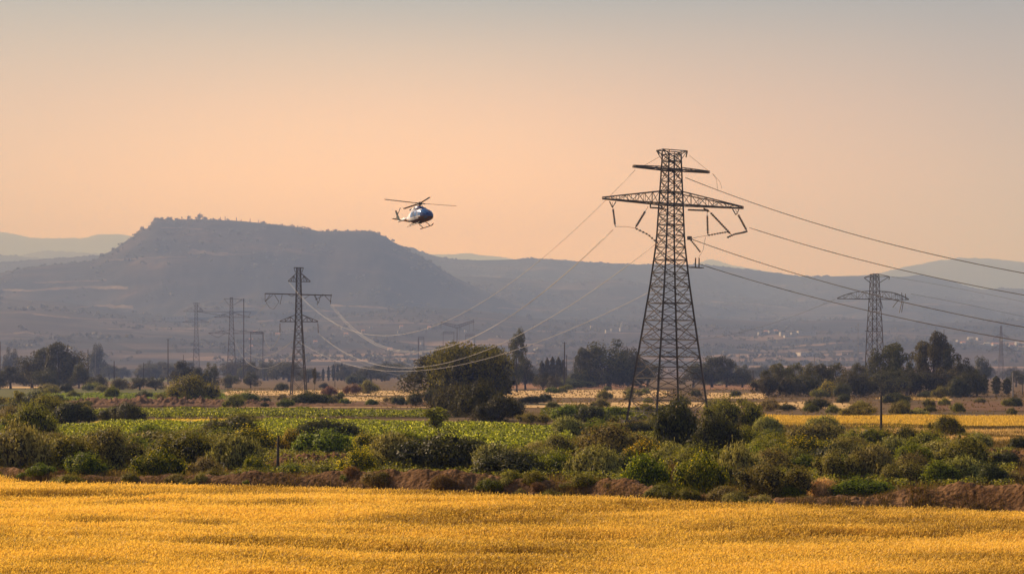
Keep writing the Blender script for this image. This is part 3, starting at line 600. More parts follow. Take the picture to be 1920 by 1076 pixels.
# ------------------------------------------------------------------ shrubs one by one: px centre, px foot row, px width, px height, kind, label
SH = [
 # front row behind the earth bank
 (40, 887, 125, 80, 'sage', 'large grey green shrub at the very end of the scrub behind the earth bank'),
 (128, 888, 95, 62, 'olive', 'dark olive shrub between the large grey green end shrub and the brownish one'),
 (205, 886, 100, 74, 'brownish', 'wide brownish olive shrub whose foot is hidden by a low bright green bush'),
 (160, 894, 68, 40, 'bright', 'low bright green bush spilling onto the earth bank under a brownish shrub'),
 (345, 880, 110, 66, 'olive', 'rounded olive shrub standing behind the taller bright green bush of the bank'),
 (298, 902, 82, 52, 'bright', 'taller bright green bush on the bank edge before a rounded olive shrub'),
 (435, 886, 92, 62, 'sage', 'dark grey green shrub beside the yellow flowering bush and the small lamp post'),
 (385, 895, 60, 34, 'brownish', 'small brown olive tuft at the foot of the small lamp post'),
 (478, 892, 34, 34, 'bright', 'smallest bright green sprig near the leaning wooden post'),
 (405, 907, 48, 26, 'olive', 'low olive clump growing on the bank below the lamp post'),
 (468, 910, 82, 30, 'olive', 'low wide olive clump growing on the bank below the bright green sprig'),
 (545, 893, 40, 22, 'green', 'small green clump beside the foot of the leaning wooden post'),
 (600, 893, 60, 20, 'olive', 'flat weedy clump before the small earth mound'),
 (672, 897, 66, 50, 'gorse', 'yellow flowering bush at the end of the small earth mound, lowest of the yellow bushes'),
 (700, 890, 60, 36, 'sage', 'small grey bush squeezed beside the lowest yellow flowering bush'),
 (745, 886, 92, 64, 'sage', 'tall grey green shrub joined to the biggest dark shrub behind the high bank'),
 (832, 889, 135, 70, 'dark', 'biggest dark rounded shrub behind the highest stretch of the bank'),
 (935, 895, 92, 54, 'sage', 'pale grey shrub just past the biggest dark rounded shrub'),
 (905, 886, 55, 34, 'brownish', 'thin brown bush in the gap beside the biggest dark rounded shrub'),
 (985, 892, 62, 44, 'green', 'mid green shrub between the pale grey shrub and the silvery ones'),
 (1046, 899, 84, 48, 'green', 'green shrub leaning against the silvery upright shrub behind the bank'),
 (1112, 906, 88, 60, 'sage', 'silvery upright shrub with pointed sprays behind the dip of the bank'),
 (1170, 898, 46, 42, 'dark', 'narrow dark bush beside the speckled yellow green bush'),
 (1205, 930, 80, 68, 'bright', 'speckled yellow green bush standing in front of the bank by a dry brown bush'),
 (1262, 927, 42, 50, 'dry', 'dry brown bush between the two speckled yellow green bushes'),
 (1315, 934, 82, 74, 'bright', 'bigger speckled yellow green bush past the dry brown bush'),
 (1240, 934, 46, 22, 'dark', 'low dark clump under the dry brown bush at the wheat edge'),
 (1376, 916, 96, 72, 'sage', 'tall grey olive shrub behind the bigger speckled yellow green bush'),
 (1455, 934, 120, 64, 'brownish', 'broad greyish brown shrub next to the golden grass tuft'),
 (1478, 934, 54, 24, 'green', 'low green clump at the foot of the broad greyish brown shrub'),
 (1412, 932, 40, 28, 'olive', 'small olive tuft at the bank edge before the broad greyish brown shrub'),
 (1538, 933, 52, 32, 'golden', 'golden dry grass tuft glowing at the wheat edge'),
 (1572, 908, 72, 58, 'brownish', 'brown grey shrub rising behind the golden dry grass tuft'),
 (1640, 908, 82, 64, 'sage', 'grey green domed shrub above the bright low bush by the high bank end'),
 (1612, 933, 108, 34, 'green', 'low spreading green bush lying before the grey green domed shrub'),
 (1697, 912, 78, 44, 'brownish', 'dry olive shrub behind the rise of the bank, beside the green one'),
 (1757, 914, 68, 44, 'green', 'green shrub behind the lumpy stretch of the bank'),
 (1805, 910, 88, 46, 'sage', 'mauve grey topped shrub behind the lumpy stretch of the bank'),
 (1857, 916, 54, 42, 'dark', 'dark shrub closing the front row over the lumpy bank'),
 (1905, 912, 50, 26, 'brownish', 'low brown scrub beyond the dark shrub closing the front row'),
 # second row
 (58, 828, 92, 62, 'olive', 'big dark olive bush below the blue shelter'),
 (8, 827, 60, 46, 'brownish', 'brown olive bush cut by the picture edge beside the big dark olive bush'),
 (100, 850, 70, 34, 'brownish', 'brown bush at the corner of the bright crop field'),
 (240, 846, 80, 30, 'green', 'low green bush at the near edge of the crop field'),
 (275, 834, 84, 34, 'green', 'leafy green bush with a shaded front in the crop field corner'),
 (345, 838, 76, 28, 'dark', 'low dark leafy bush along the near edge of the crop field'),
 (403, 836, 52, 46, 'dark', 'upright dark bush between crop field and the yellow flowering bush'),
 (447, 828, 68, 44, 'dark', 'dark rounded bush in front of the stubble strip by the crop field'),
 (455, 803, 74, 24, 'olive', 'low olive bush in the golden gap beyond the dark rounded bush'),
 (478, 852, 96, 46, 'gorse', 'large yellow flowering bush behind the top of the wooden post'),
 (545, 854, 44, 44, 'gorse', 'narrow yellow flowering bush just past the wooden post'),
 (613, 858, 100, 46, 'green', 'grey green leafy bush behind the small earth mound'),
 (600, 830, 130, 38, 'dark', 'long dark bush put in for the shaded front edge of the crop field'),  # dark bush placed where the crop's front edge is only in shade
 (693, 850, 56, 36, 'gorse', 'upper yellow green bush rising behind the tall grey green shrub'),
 (760, 846, 70, 32, 'green', 'green bush on the crop edge below the lone little tree'),
 (883, 852, 46, 28, 'dark', 'small dark bush in the near edge of the crop field'),
 (1000, 868, 66, 34, 'sage', 'grey bush beside the near corner of the crop field'),
 (1045, 860, 66, 42, 'brownish', 'brown olive bush at the crop field corner toward the tallest pylon'),
 (1068, 825, 62, 38, 'sage', 'grey green bush between the crop field and the tallest pylon'),
 (1145, 860, 116, 58, 'brownish', 'wide olive brown bush below the nearest legs of the tallest pylon'),
 (1120, 822, 80, 32, 'green', 'green bush just before the first leg of the tallest pylon'),
 (1207, 868, 62, 38, 'gorse', 'yellow green bush below the second leg of the tallest pylon'),
 (1190, 818, 70, 26, 'dark', 'low dark bush among the legs of the tallest pylon'),
 (1230, 812, 60, 28, 'olive', 'low olive bush between the two near legs of the tallest pylon'),
 (1262, 886, 82, 48, 'sage', 'grey olive bush above the dry brown bush'),
 (1272, 850, 84, 90, 'dark', 'tallest dark glinting bush hiding the pylon foot'),
 (1338, 860, 84, 70, 'dark', 'second dark bush joined to the tallest glinting one at the pylon foot'),
 (1396, 850, 68, 44, 'olive', 'olive bush beside the second dark bush at the pylon foot'),
 (1376, 814, 98, 62, 'olive', 'high round olive bush just past the last leg of the tallest pylon'),
 (1438, 817, 48, 32, 'sage', 'small grey bush at the start of the bright yellow meadow strip'),
 (1420, 884, 70, 40, 'green', 'green bush between the grey olive shrub and the sunny yellow green one'),
 (1505, 870, 98, 46, 'gorse', 'sunny yellow green bush, brightest of the middle of the scrub'),
 (1510, 893, 66, 36, 'green', 'green bush under the sunny yellow green one'),
 (1548, 816, 62, 32, 'sage', 'grey bush standing against the bright yellow meadow strip'),
 (1537, 842, 108, 42, 'sage', 'broad grey bush under the one standing against the meadow strip'),
 (1587, 864, 76, 38, 'brownish', 'brownish bush before the foot of the dark wooden pole'),
 (1622, 845, 76, 42, 'olive', 'olive bush touching the dark wooden pole on its near side'),
 (1686, 845, 78, 44, 'olive', 'olive bush just past the dark wooden pole'),
 (1652, 876, 82, 34, 'dark', 'low dark bush in front of the dark wooden pole'),
 (1742, 850, 76, 38, 'olive', 'spreading olive bush under the tall round bush of the pale strip'),
 (1772, 818, 58, 36, 'olive', 'tall round bush standing out against the pale straw strip'),
 (1706, 880, 70, 44, 'green', 'green bush between the dark wooden pole and the glossy green bush'),
 (1762, 868, 40, 40, 'bright', 'glossy bright green bush at the edge of the ploughed corner'),
 (1812, 880, 74, 58, 'olive', 'big grey olive bush beside the glossy green one'),
 (1908, 846, 36, 26, 'dark', 'small dark bush on the straw strip near the picture edge'),
 (1850, 852, 40, 14, 'brownish', 'flat brown tuft on the ploughed corner'),
 # round the left meadow
 (135, 799, 72, 40, 'dark', 'blackish square bush before the green crop band'),
 (92, 793, 56, 50, 'olive', 'tall olive bush behind the blackish square one'),
 (70, 772, 46, 36, 'dark', 'dark bush close behind the blue shelter'),
 (12, 790, 46, 28, 'dark', 'dark low bush under the blue shelter'),
 (210, 790, 60, 22, 'dark', 'low dark bush on the near edge of the green crop band'),
 (240, 791, 60, 32, 'dark', 'round dark bush interrupting the green crop band'),
 (357, 755, 86, 44, 'olive', 'large sunny olive bush on the ploughed bank'),
 (210, 750, 24, 24, 'green', 'small round green bush standing on the ploughed bank'),
 (137, 748, 24, 14, 'olive', 'small low bush in the pasture beyond the ploughed bank'),
 (270, 750, 28, 16, 'dark', 'dark little bush behind the ploughed bank'),
 (300, 751, 24, 12, 'olive', 'little olive bush beside the large sunny one'),
 (441, 766, 36, 24, 'olive', 'round olive bush at the end of the ploughed bank'),
 (462, 755, 40, 18, 'green', 'light green bush in front of the stubble near the large sunny bush'),
 (580, 761, 70, 24, 'dark', 'wide dark bush at the foot of the three armed pylon'),
 (640, 746, 12, 11, 'green', 'tiny round green bush on the stubble past the three armed pylon'),
 (618, 742, 28, 16, 'redsh', 'reddish bush on the stubble beside the three armed pylon'),
 (660, 740, 30, 18, 'redsh', 'rusty bush at the far stubble edge'),
 (690, 738, 36, 22, 'olive', 'olive bush at the far stubble edge past the rusty one'),
 (672, 722, 40, 17, 'dark', 'dark domed bush beyond the far stubble'),
 (750, 760, 24, 16, 'dark', 'dark little bush on the bare ground before the weeping tree'),
 (775, 758, 26, 15, 'olive', 'olive little bush on the bare ground before the weeping tree'),
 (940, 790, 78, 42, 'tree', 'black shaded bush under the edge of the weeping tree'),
 (910, 762, 50, 22, 'green', 'green bush in the sun just past the weeping tree'),
 (1000, 795, 52, 20, 'olive', 'low olive bush at the far corner of the crop field'),
 (1000, 757, 46, 14, 'dark', 'flat dark bush on the stubble past the weeping tree'),
 (1036, 766, 26, 12, 'olive', 'small olive bush on the near stubble past the weeping tree'),
 (1072, 729, 70, 16, 'dark', 'long dark bush on the reddish field before the round trees'),
 (1037, 725, 40, 14, 'redsh', 'russet bush on the reddish field by the pointed poplars'),
 (1065, 790, 50, 28, 'green', 'first green bush of the row leading to the tallest pylon'),
 (1104, 791, 50, 28, 'dark', 'second green bush of the row leading to the tallest pylon'),
 (1150, 789, 56, 24, 'green', 'third green bush of the row, next to the tallest pylon'),
 (1535, 768, 44, 20, 'dark', 'dark bush on the pale strip before the eucalyptus row'),
 (1475, 770, 32, 12, 'dark', 'flat dark bush at the near end of the eucalyptus row strip'),
 (1578, 747, 32, 26, 'dark', 'round dark bush beneath the eucalyptus row'),
 (1553, 744, 32, 26, 'gorse', 'sunlit yellow green bush beneath the eucalyptus row'),
 (1683, 757, 42, 17, 'dark', 'dark bush on the meadow below the big dark tree'),
 (1795, 745, 36, 32, 'dark', 'round dark bush beneath the twin topped grove'),
 (1765, 747, 30, 20, 'olive', 'olive bush beneath the twin topped grove'),
 (1795, 774, 24, 18, 'olive', 'round bush on the ploughed strip beyond the meadow'),
 (1742, 768, 20, 20, 'olive', 'narrow bush on the weedy strip beyond the meadow'),
 (1905, 762, 26, 16, 'dark', 'dark bush at the foot of the grey pole by the picture edge'),
]
M['redsh'] = foliage_mat('russet_leaves', (.08, .035, .018), (.20, .09, .045), trans=.3)
SH += [
 (852, 781, 84, 50, 'tree', 'dark bush added as the shaded underside of the great weeping tree, at its middle'), (900, 788, 96, 62, 'tree', 'blackest bush before the great weeping tree, beside the shaded one at its edge'), (800, 762, 60, 30, 'tree', 'low dark bush added as shade under the spreading tree that leans on the weeping tree'),  # bushes added to form the weeping tree's dark shaded lower part
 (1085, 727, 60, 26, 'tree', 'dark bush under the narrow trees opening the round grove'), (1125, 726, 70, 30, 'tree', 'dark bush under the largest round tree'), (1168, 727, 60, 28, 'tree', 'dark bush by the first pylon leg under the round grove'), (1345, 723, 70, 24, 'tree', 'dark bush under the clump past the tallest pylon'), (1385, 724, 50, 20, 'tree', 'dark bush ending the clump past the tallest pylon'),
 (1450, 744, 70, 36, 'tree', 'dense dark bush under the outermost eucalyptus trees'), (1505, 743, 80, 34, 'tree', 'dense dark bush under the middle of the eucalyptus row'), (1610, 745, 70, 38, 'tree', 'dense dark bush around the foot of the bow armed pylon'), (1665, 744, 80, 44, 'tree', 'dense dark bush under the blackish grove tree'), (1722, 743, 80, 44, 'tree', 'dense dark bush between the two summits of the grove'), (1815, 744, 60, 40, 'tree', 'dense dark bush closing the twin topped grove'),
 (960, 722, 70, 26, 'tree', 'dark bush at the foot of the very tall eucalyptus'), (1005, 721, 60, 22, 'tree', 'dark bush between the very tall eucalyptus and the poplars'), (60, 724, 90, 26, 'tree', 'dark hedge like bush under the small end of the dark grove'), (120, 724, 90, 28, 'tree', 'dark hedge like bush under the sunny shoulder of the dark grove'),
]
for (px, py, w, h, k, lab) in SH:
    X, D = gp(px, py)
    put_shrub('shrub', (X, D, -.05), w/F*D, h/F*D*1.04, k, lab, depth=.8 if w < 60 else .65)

# countless-looking but countable low bushes on the flats, by strip
def scatter(nr, poly, hw, kinds, label, group, seed, wmul=(1.3, 2.4)):
    rng = np.random.default_rng(seed); G = [gp(*p) for p in poly]; g = np.array(G); lo, hi = g.min(0), g.max(0); k = 0; t = 0
    used = []
    while k < nr and t < 8000:
        t += 1; py = rng.uniform(min(p[1] for p in poly), max(p[1] for p in poly)); px = rng.uniform(min(p[0] for p in poly), max(p[0] for p in poly))
        if not in_poly(np.array([px]), np.array([py]), poly)[0]: continue
        X, D = gp(px, py)
        if any(abs(px-u[0]) < 9 and abs(py-u[1]) < 2.5 for u in used): continue
        used.append((px, py)); h = rng.uniform(*hw); w = h*rng.uniform(*wmul)
        put_shrub('shrub', (X, D, -.05), w, h, kinds[rng.integers(len(kinds))], label, group=group); k += 1
scatter(16, [(-20, 741), (420, 741), (560, 733), (740, 731), (740, 722), (430, 718), (-20, 722)], (1.6, 3.6), ('olive', 'dark', 'olive', 'green'), 'low bush on the far flats between the dark grove and the weeping tree', 'bushes on the far flats before the mesa', 1)
scatter(12, [(440, 770), (740, 764), (740, 744), (440, 746)], (1.0, 2.0), ('olive', 'brownish', 'dark', 'green'), 'small bush on the bare and stubble ground around the three armed pylon', 'bushes around the three armed pylon', 2)
scatter(28, [(950, 783), (1420, 782), (1430, 735), (1200, 726), (950, 730)], (1.0, 2.6), ('olive', 'dark', 'brownish', 'green', 'olive'), 'small bush dotted over the stubble flats behind the tallest pylon', 'bushes on the flats behind the tallest pylon', 3)
scatter(20, [(1420, 783), (1940, 783), (1940, 738), (1430, 738)], (1.0, 2.5), ('olive', 'dark', 'brownish', 'sage', 'olive', 'dark'), 'small bush in the weedy strips between yellow meadow and the far grove', 'bushes between the meadow and the grove', 4)
scatter(26, [(-20, 800), (160, 792), (160, 752), (-20, 745)], (1.2, 2.6), ('olive', 'dark', 'brownish', 'green'), 'weedy bush among the dark shrubs near the blue shelter', 'weedy bushes near the blue shelter', 5)
scatter(46, [(-20, 878), (480, 884), (480, 845), (220, 842), (-20, 835)], (1.3, 2.4), ('olive', 'brownish', 'sage', 'dark', 'green'), 'smaller bush lost in the scrub between the crop field and the earth bank', 'bushes between crop field and bank', 6)
scatter(30, [(960, 905), (1900, 908), (1880, 850), (1450, 835), (1050, 850)], (1.2, 2.4), ('olive', 'brownish', 'sage', 'dark', 'green', 'olive'), 'smaller bush lost in the scrub between the tallest pylon and the earth bank', 'bushes between pylon and bank', 7)

rb = np.random.default_rng(17)
for k in range(46):
    px = rb.uniform(-30, 1640); dd = rb.uniform(.2, 3.2); D = float(Dw(px))+dd; H = max(CH-(float(interp(BT, px))-HY)/F*(D+1), .25); u = dd/4.4
    z = H*(float(sstep(-.12, .45, u)) if u < .45 else 1-float(sstep(.45, 1, u))**1.2)*.8; h = rb.uniform(.3, 1.0)
    put_shrub('weed_clump', ((px-960)/F*D, D, z-.08), h*rb.uniform(1.2, 2.2), h, ('olive', 'sage', 'green', 'dry', 'brownish', 'olive')[k % 6], 'small weed clump rooted on the bare earth bank at the wheat edge', 'weed', 'weed clumps on the earth bank')
# ------------------------------------------------------------------ trees
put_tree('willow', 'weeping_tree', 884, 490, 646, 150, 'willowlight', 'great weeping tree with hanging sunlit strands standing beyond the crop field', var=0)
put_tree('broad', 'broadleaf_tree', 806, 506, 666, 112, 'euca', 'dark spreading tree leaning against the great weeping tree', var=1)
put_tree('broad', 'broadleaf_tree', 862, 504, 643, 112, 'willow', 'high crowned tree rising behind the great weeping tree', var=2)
put_tree('broad', 'broadleaf_tree', 930, 486, 680, 70, 'tree', 'dark low tree tucked under the edge of the great weeping tree', var=0)
put_tree('sapling', 'small_tree', 818, 243, 762, 84, 'olive', 'lone little tree standing in the bright crop field', var=0)
put_tree('sapling', 'small_tree', 36, 410, 731, 34, 'olive', 'thin little tree with visible trunk beside the blue shelter', var=1)
put_tree('sapling', 'small_tree', 590, 760, 689, 14, 'tree', 'slender round headed tree past the three armed pylon', var=0)
G1 = 'trees of the dark grove on the flats'
for px, D, tp, w, kd, lab in ((60, 980, 660, 46, 'broad', 'outermost tree of the dark grove, small and pointed'), (84, 1010, 652, 50, 'euca', 'second tree of the dark grove, before its highest crown'),
        (108, 1000, 642, 58, 'euca', 'highest tree of the dark grove'), (132, 1000, 650, 48, 'broad', 'broad tree on the sunny shoulder of the dark grove'), (148, 960, 680, 30, 'broad', 'low tree ending the dark grove beside the poles'), (86, 930, 690, 42, 'broad', 'grey low tree in front of the dark grove'), (20, 940, 686, 44, 'broad', 'dark bushy tree before the dark grove at the picture edge'), (-12, 900, 694, 40, 'broad', 'dark bushy tree cut by the picture edge')):
    put_tree(kd, 'grove_tree', px, D, tp, w*1.25, 'tree', lab, G1)
for px, D, tp, w, lab in ((183, 950, 702, 40, 'round dark bushy tree between two poles'), (224, 860, 706, 34, 'round dark tree before the pasture'), (262, 850, 704, 42, 'first of the two wide dark trees by the track'), (292, 850, 706, 38, 'second of the two wide dark trees by the track'),
        (340, 900, 676, 48, 'brown dark tree below the farthest lattice pylon'), (372, 880, 690, 36, 'low dark tree in the clump below the farthest lattice pylon'), (395, 900, 680, 34, 'open crowned tree beside the double bar pylon foot'), (432, 1000, 700, 34, 'low tree at the foot of the double bar pylon'), (470, 980, 696, 32, 'low tree between double bar and three armed pylon')):
    put_tree('broad', 'broadleaf_tree', px, D, tp, w, 'tree', lab)
# the eucalyptus row and the twin grove
G2 = 'row of eucalyptus before the slender right hand pylon'
for i, (px, tp, w) in enumerate(((1440, 693, 34), (1462, 681, 40), (1490, 680, 44), (1517, 682, 38), (1542, 682, 40), (1566, 680, 44), (1592, 692, 36), (1614, 680, 36))):
    lab = ('low outermost tree of the eucalyptus row', 'second tree of the eucalyptus row from its low end', 'third tree of the eucalyptus row, with a full sunlit crown', 'fourth tree of the eucalyptus row, narrower than its neighbours', 'fifth tree of the eucalyptus row, dark and upright', 'sixth tree of the eucalyptus row, fullest near its high end', 'low grey tree of the eucalyptus row near the lattice pylon', 'last tree of the eucalyptus row, under the lattice pylon')[i]
    put_tree('euca' if i % 3 else 'broad', 'eucalyptus_tree', px, 650+(i % 3)*14, tp, w*1.35, 'euca', lab, G2)
G3 = 'tall trees of the twin topped grove'
for px, D, tp, w, kd, lab in ((1655, 655, 650, 54, 'broad', 'dark tree hiding the foot of the slender lattice pylon'), (1684, 650, 643, 56, 'euca', 'big blackish tree, first summit of the twin topped grove'), (1725, 665, 640, 52, 'euca', 'tree starting the second summit of the grove'), (1752, 660, 622, 50, 'euca', 'highest tree of the twin topped grove'),
        (1780, 665, 644, 56, 'euca', 'sloping shoulder tree beside the highest grove tree'), (1806, 650, 672, 44, 'broad', 'low shoulder tree ending the twin topped grove'), (1700, 640, 690, 60, 'broad', 'dark low tree between the two summits of the grove'), (1770, 640, 690, 60, 'broad', 'dark low tree under the highest grove tree'), (1832, 655, 694, 32, 'broad', 'round dark tree just past the grove')):
    put_tree(kd, 'grove_tree', px, D, tp, w*1.3, 'tree' if kd == 'broad' else 'euca', lab, G3)
for px, D, tp, w, lab in ((1846, 700, 700, 15, 'dark cypress column past the grove, nearest to it'), (1868, 700, 704, 19, 'broad dark cypress column near the picture edge'), (1888, 700, 708, 20, 'low cypress column near the grey pole')):
    put_tree('poplar', 'cypress_tree', px, D, tp, w, 'euca', lab)
for px, D, tp, w, lab in ((1838, 1150, 668, 34, 'hazy round tree behind the twin topped grove'), (1905, 1050, 694, 36, 'hazy low tree below the smallest pylon')):
    put_tree('broad', 'broadleaf_tree', px, D, tp, w, 'tree', lab)
put_tree('euca', 'eucalyptus_tree', 969, 860, 617, 44, 'euca', 'very tall open eucalyptus standing behind the weeping tree', var=1)
for px, D, tp, w, lab in ((945, 880, 662, 50, 'dark tree at the foot of the very tall eucalyptus'), (985, 880, 668, 46, 'dark tree beside the very tall eucalyptus toward the poplars'), (1018, 850, 698, 34, 'low rounded tree below the pointed poplars'), (1040, 840, 702, 30, 'low green tree below the pointed poplars')):
    put_tree('broad', 'broadleaf_tree', px, D, tp, w, 'tree', lab)
for i, (px, tp, w) in enumerate(((1016, 676, 11), (1026, 670, 10), (1036, 668, 11), (1047, 669, 12), (1056, 674, 10))):
    put_tree('poplar', 'poplar_tree', px, 1080, tp, w*1.2, 'euca', ('first pointed poplar after the very tall eucalyptus', 'second pointed poplar of the five', 'slimmest middle pointed poplar', 'fourth pointed poplar of the five', 'last pointed poplar, beside the tall dark pole')[i], 'pointed poplars in a row')
G4 = 'round trees behind the tallest pylon'
for px, D, tp, w, kd, lab in ((1090, 990, 652, 34, 'euca', 'narrow tree opening the round grove behind the tallest pylon'), (1108, 1000, 650, 36, 'euca', 'second narrow tree of the round grove behind the tallest pylon'), (1142, 990, 638, 74, 'broad', 'largest round tree of the grove behind the tallest pylon'), (1178, 1000, 652, 42, 'broad', 'round tree touching the first pylon leg'), (1214, 1010, 676, 40, 'broad', 'low tree seen between the pylon legs'), (1300, 1020, 682, 40, 'broad', 'low tree seen inside the far legs of the tallest pylon'), (1335, 1020, 668, 42, 'broad', 'round tree just past the tallest pylon'), (1362, 1020, 667, 44, 'euca', 'uneven tree second past the tallest pylon'), (1392, 1010, 684, 30, 'broad', 'low tree ending the clump past the tallest pylon')):
    put_tree(kd, 'grove_tree', px, D, tp, w*1.4, 'tree', lab, G4)
for px, tp in ((616, 686), (625, 682), (633, 684), (641, 679), (606, 690)):
    put_tree('poplar', 'cypress_tree', px, 1700, tp, 6, 'cypress', 'thin cypress in the hazy row past the three armed pylon', 'thin cypresses in a hazy row')
# hazy trees further out over the plain, below the hills
rng = np.random.default_rng(88)
def hazy(n, x0, x1, D0, D1, h, label, group):
    for k in range(n):
        px = rng.uniform(x0, x1); D = rng.uniform(D0, D1); X = (px-960)/F*D; zb = float(zter(X, D)) if D > 1210*HS else 0
        hh = rng.uniform(*h); tp = HY-(zb+hh-CH)/D*F
        put_tree(('broad', 'broad', 'euca', 'broad')[k % 4], 'broadleaf_tree', px, D, tp, rng.uniform(.9, 2.0)*hh/D*F, 'tree', label, group)
put_tree('broad', 'broadleaf_tree', 185, 2000, 645, 36, 'tree', 'tallest hazy tree between the dark grove and the pylons')
put_tree('broad', 'broadleaf_tree', 20, 2000, 652, 36, 'tree', 'pale hazy tree beyond the dark grove at the picture edge')
hazy(16, 165, 360, 1900, 2600, (11, 21), 'hazy tree on the plain between the dark grove and the farthest lattice pylon', 'hazy trees beyond the dark grove')
hazy(30, 300, 560, 1500, 2300, (11, 21), 'hazy tree in the belt beneath the lattice pylons', 'hazy trees beneath the pylons')
hazy(26, 540, 800, 1400, 2400, (8, 18), 'hazy tree in the belt between three armed pylon and weeping tree', 'hazy trees before the weeping tree')
hazy(14, 930, 1230, 1900, 2900, (8, 15), 'hazy tree on the plain behind the poplars', 'hazy trees behind the poplars')
hazy(18, 1300, 1640, 1900, 2900, (8, 16), 'hazy tree on the plain behind the eucalyptus row', 'hazy trees behind the eucalyptus row')
hazy(14, 1790, 1935, 1500, 2600, (8, 16), 'hazy tree on the plain around the smallest pylon', 'hazy trees around the smallest pylon')
hazy(12, -20, 170, 1800, 2600, (9, 17), 'hazy tree on the plain beyond the dark grove', 'hazy trees beyond the dark grove edge')
# trees and bushes on the rim of the mesa
for px, hpx, w, lab in ((267, 11, 10, 'lone round tree on the steep shoulder of the mesa'), (293, 8, 12, 'first bushy tree at the mesa corner'), (303, 7, 14, 'low spreading tree at the mesa corner'), (317, 8, 15, 'wide bushy tree on the rim near the mesa corner'), (332, 5, 7, 'small bush on the mesa rim'), (341, 7, 5, 'thin tree on the mesa rim'), (354, 9, 8, 'upright tree on the mesa rim before the tallest one'), (367, 6, 6, 'small tree beside the tallest rim tree'), (375, 12, 12, 'tallest tree on the mesa rim'), (384, 6, 10, 'low bush beside the tallest rim tree'), (494, 6, 11, 'domed bush far along the mesa rim'), (530, 4, 6, 'little bush near the end of the bright rim'), (558, 4, 5, 'last little bush on the bright rim'), (668, 4, 5, 'tiny bush on the low end of the mesa top'), (736, 5, 8, 'bush on the broken edge of the mesa'), (760, 5, 10, 'bush on the falling edge of the mesa')):
    D = 3606*HS; z = float(zter((px-960)/F*D, D)); put_tree('broad' if w > 7 else 'sapling', 'rim_tree', px, D, HY-(z+hpx/F*D-CH)/D*F, w, 'tree', lab, z=z-.5)
# far scrub that covers the slopes: nobody could count it
n = 20000; D = HS*(1350+3600*rng.random(n)**.8); px = -150+2220*rng.random(n); X = (px-960)/F*D
k = (vnoise(X/180, D/240, 91)+.5*vnoise(X/65, D/65, 92)) > .80; X, D = X[k], D[k]; n = len(X); Z = zter(X, D); sz = 2.6+6*rng.random(n)**2.5; m = 22
dd = rng.normal(size=(n, m, 3)); dd /= np.linalg.norm(dd, axis=2, keepdims=True); P = np.stack([X, D, Z+sz*.55], 1)[:, None, :]+dd*sz[:, None, None]*np.array([1.1, 1.1, .7])*(.7+.4*rng.random((n, m, 1)))
V, Q, r = leaves(rng, P.reshape(-1, 3), np.repeat(sz, m)*.9, np.repeat(sz, m)*.7, dd.reshape(-1, 3))
tag(obj('hillside_scrub', mesh_np('hillside_scrub', V, Q, r), M['tree']), 'far scrub and small trees covering the hazy slopes of the mesa and hills', 'scrub', kind='stuff')
# ------------------------------------------------------------------ lattice pylons
def lattice(root, lv, lw, bw, mat, extra=True):
    """four legs (parts) and one web of bracing between them; lv = [(height, half side)]"""
    sg = ((-1, -1), (1, -1), (1, 1), (-1, 1))
    for a, b in sg:
        mb = MB()
        for (z0, s0), (z1, s1) in zip(lv, lv[1:]): mb.beam((a*s0, b*s0, z0), (a*s1, b*s1, z1+.05), lw*(.6+.4*s0/lv[0][1]))
        if extra: mb.box((a*lv[0][1], b*lv[0][1], .1), (1.2, 1.2, .7))
        mb.build('leg', M[mat], root)
    mb = MB()
    for k, ((z0, s0), (z1, s1)) in enumerate(zip(lv, lv[1:])):
        for q in range(4):
            (a, b), (c, d) = sg[q], sg[(q+1) % 4]
            A0, B0, A1, B1 = Vector((a*s0, b*s0, z0)), Vector((c*s0, d*s0, z0)), Vector((a*s1, b*s1, z1)), Vector((c*s1, d*s1, z1))
            mb.beam(A0, B1, bw); mb.beam(B0, A1, bw)
            if k: mb.beam(A0, B0, bw*1.1)
            if extra and s0 > 1.2:
                t = s0/(s0+s1); X = A0.lerp(B1, t)
                mb.beam(A0.lerp(A1, t), X, bw*.7); mb.beam(B0.lerp(B1, t), X, bw*.7)
                if s0 > 2.2:
                    mb.beam(A0.lerp(A1, t*.5), A0.lerp(X, .5), bw*.6); mb.beam(B0.lerp(B1, t*.5), B0.lerp(X, .5), bw*.6)
                    mb.beam(A0.lerp(B0, .5), A0.lerp(X, .5), bw*.6); mb.beam(A0.lerp(B0, .5), B0.lerp(X, .5), bw*.6)
                    mb.beam(A0.lerp(A1, .5+t*.5), X.lerp(A1, .5), bw*.6); mb.beam(B0.lerp(B1, .5+t*.5), X.lerp(B1, .5), bw*.6)
        if extra and k and k % 3 == 0: mb.beam((-s0, -s0, z0), (s0, s0, z0), bw*.8); mb.beam((s0, -s0, z0), (-s0, s0, z0), bw*.8)
    s, z = lv[-1][1], lv[-1][0]
    for q in range(4): mb.beam((sg[q][0]*s, sg[q][1]*s, z), (sg[(q+1) % 4][0]*s, sg[(q+1) % 4][1]*s, z), bw*1.2)
    mb.build('bracing', M[mat], root)
def side(lv, z): return float(np.interp(z, [q[0] for q in lv], [q[1] for q in lv]))
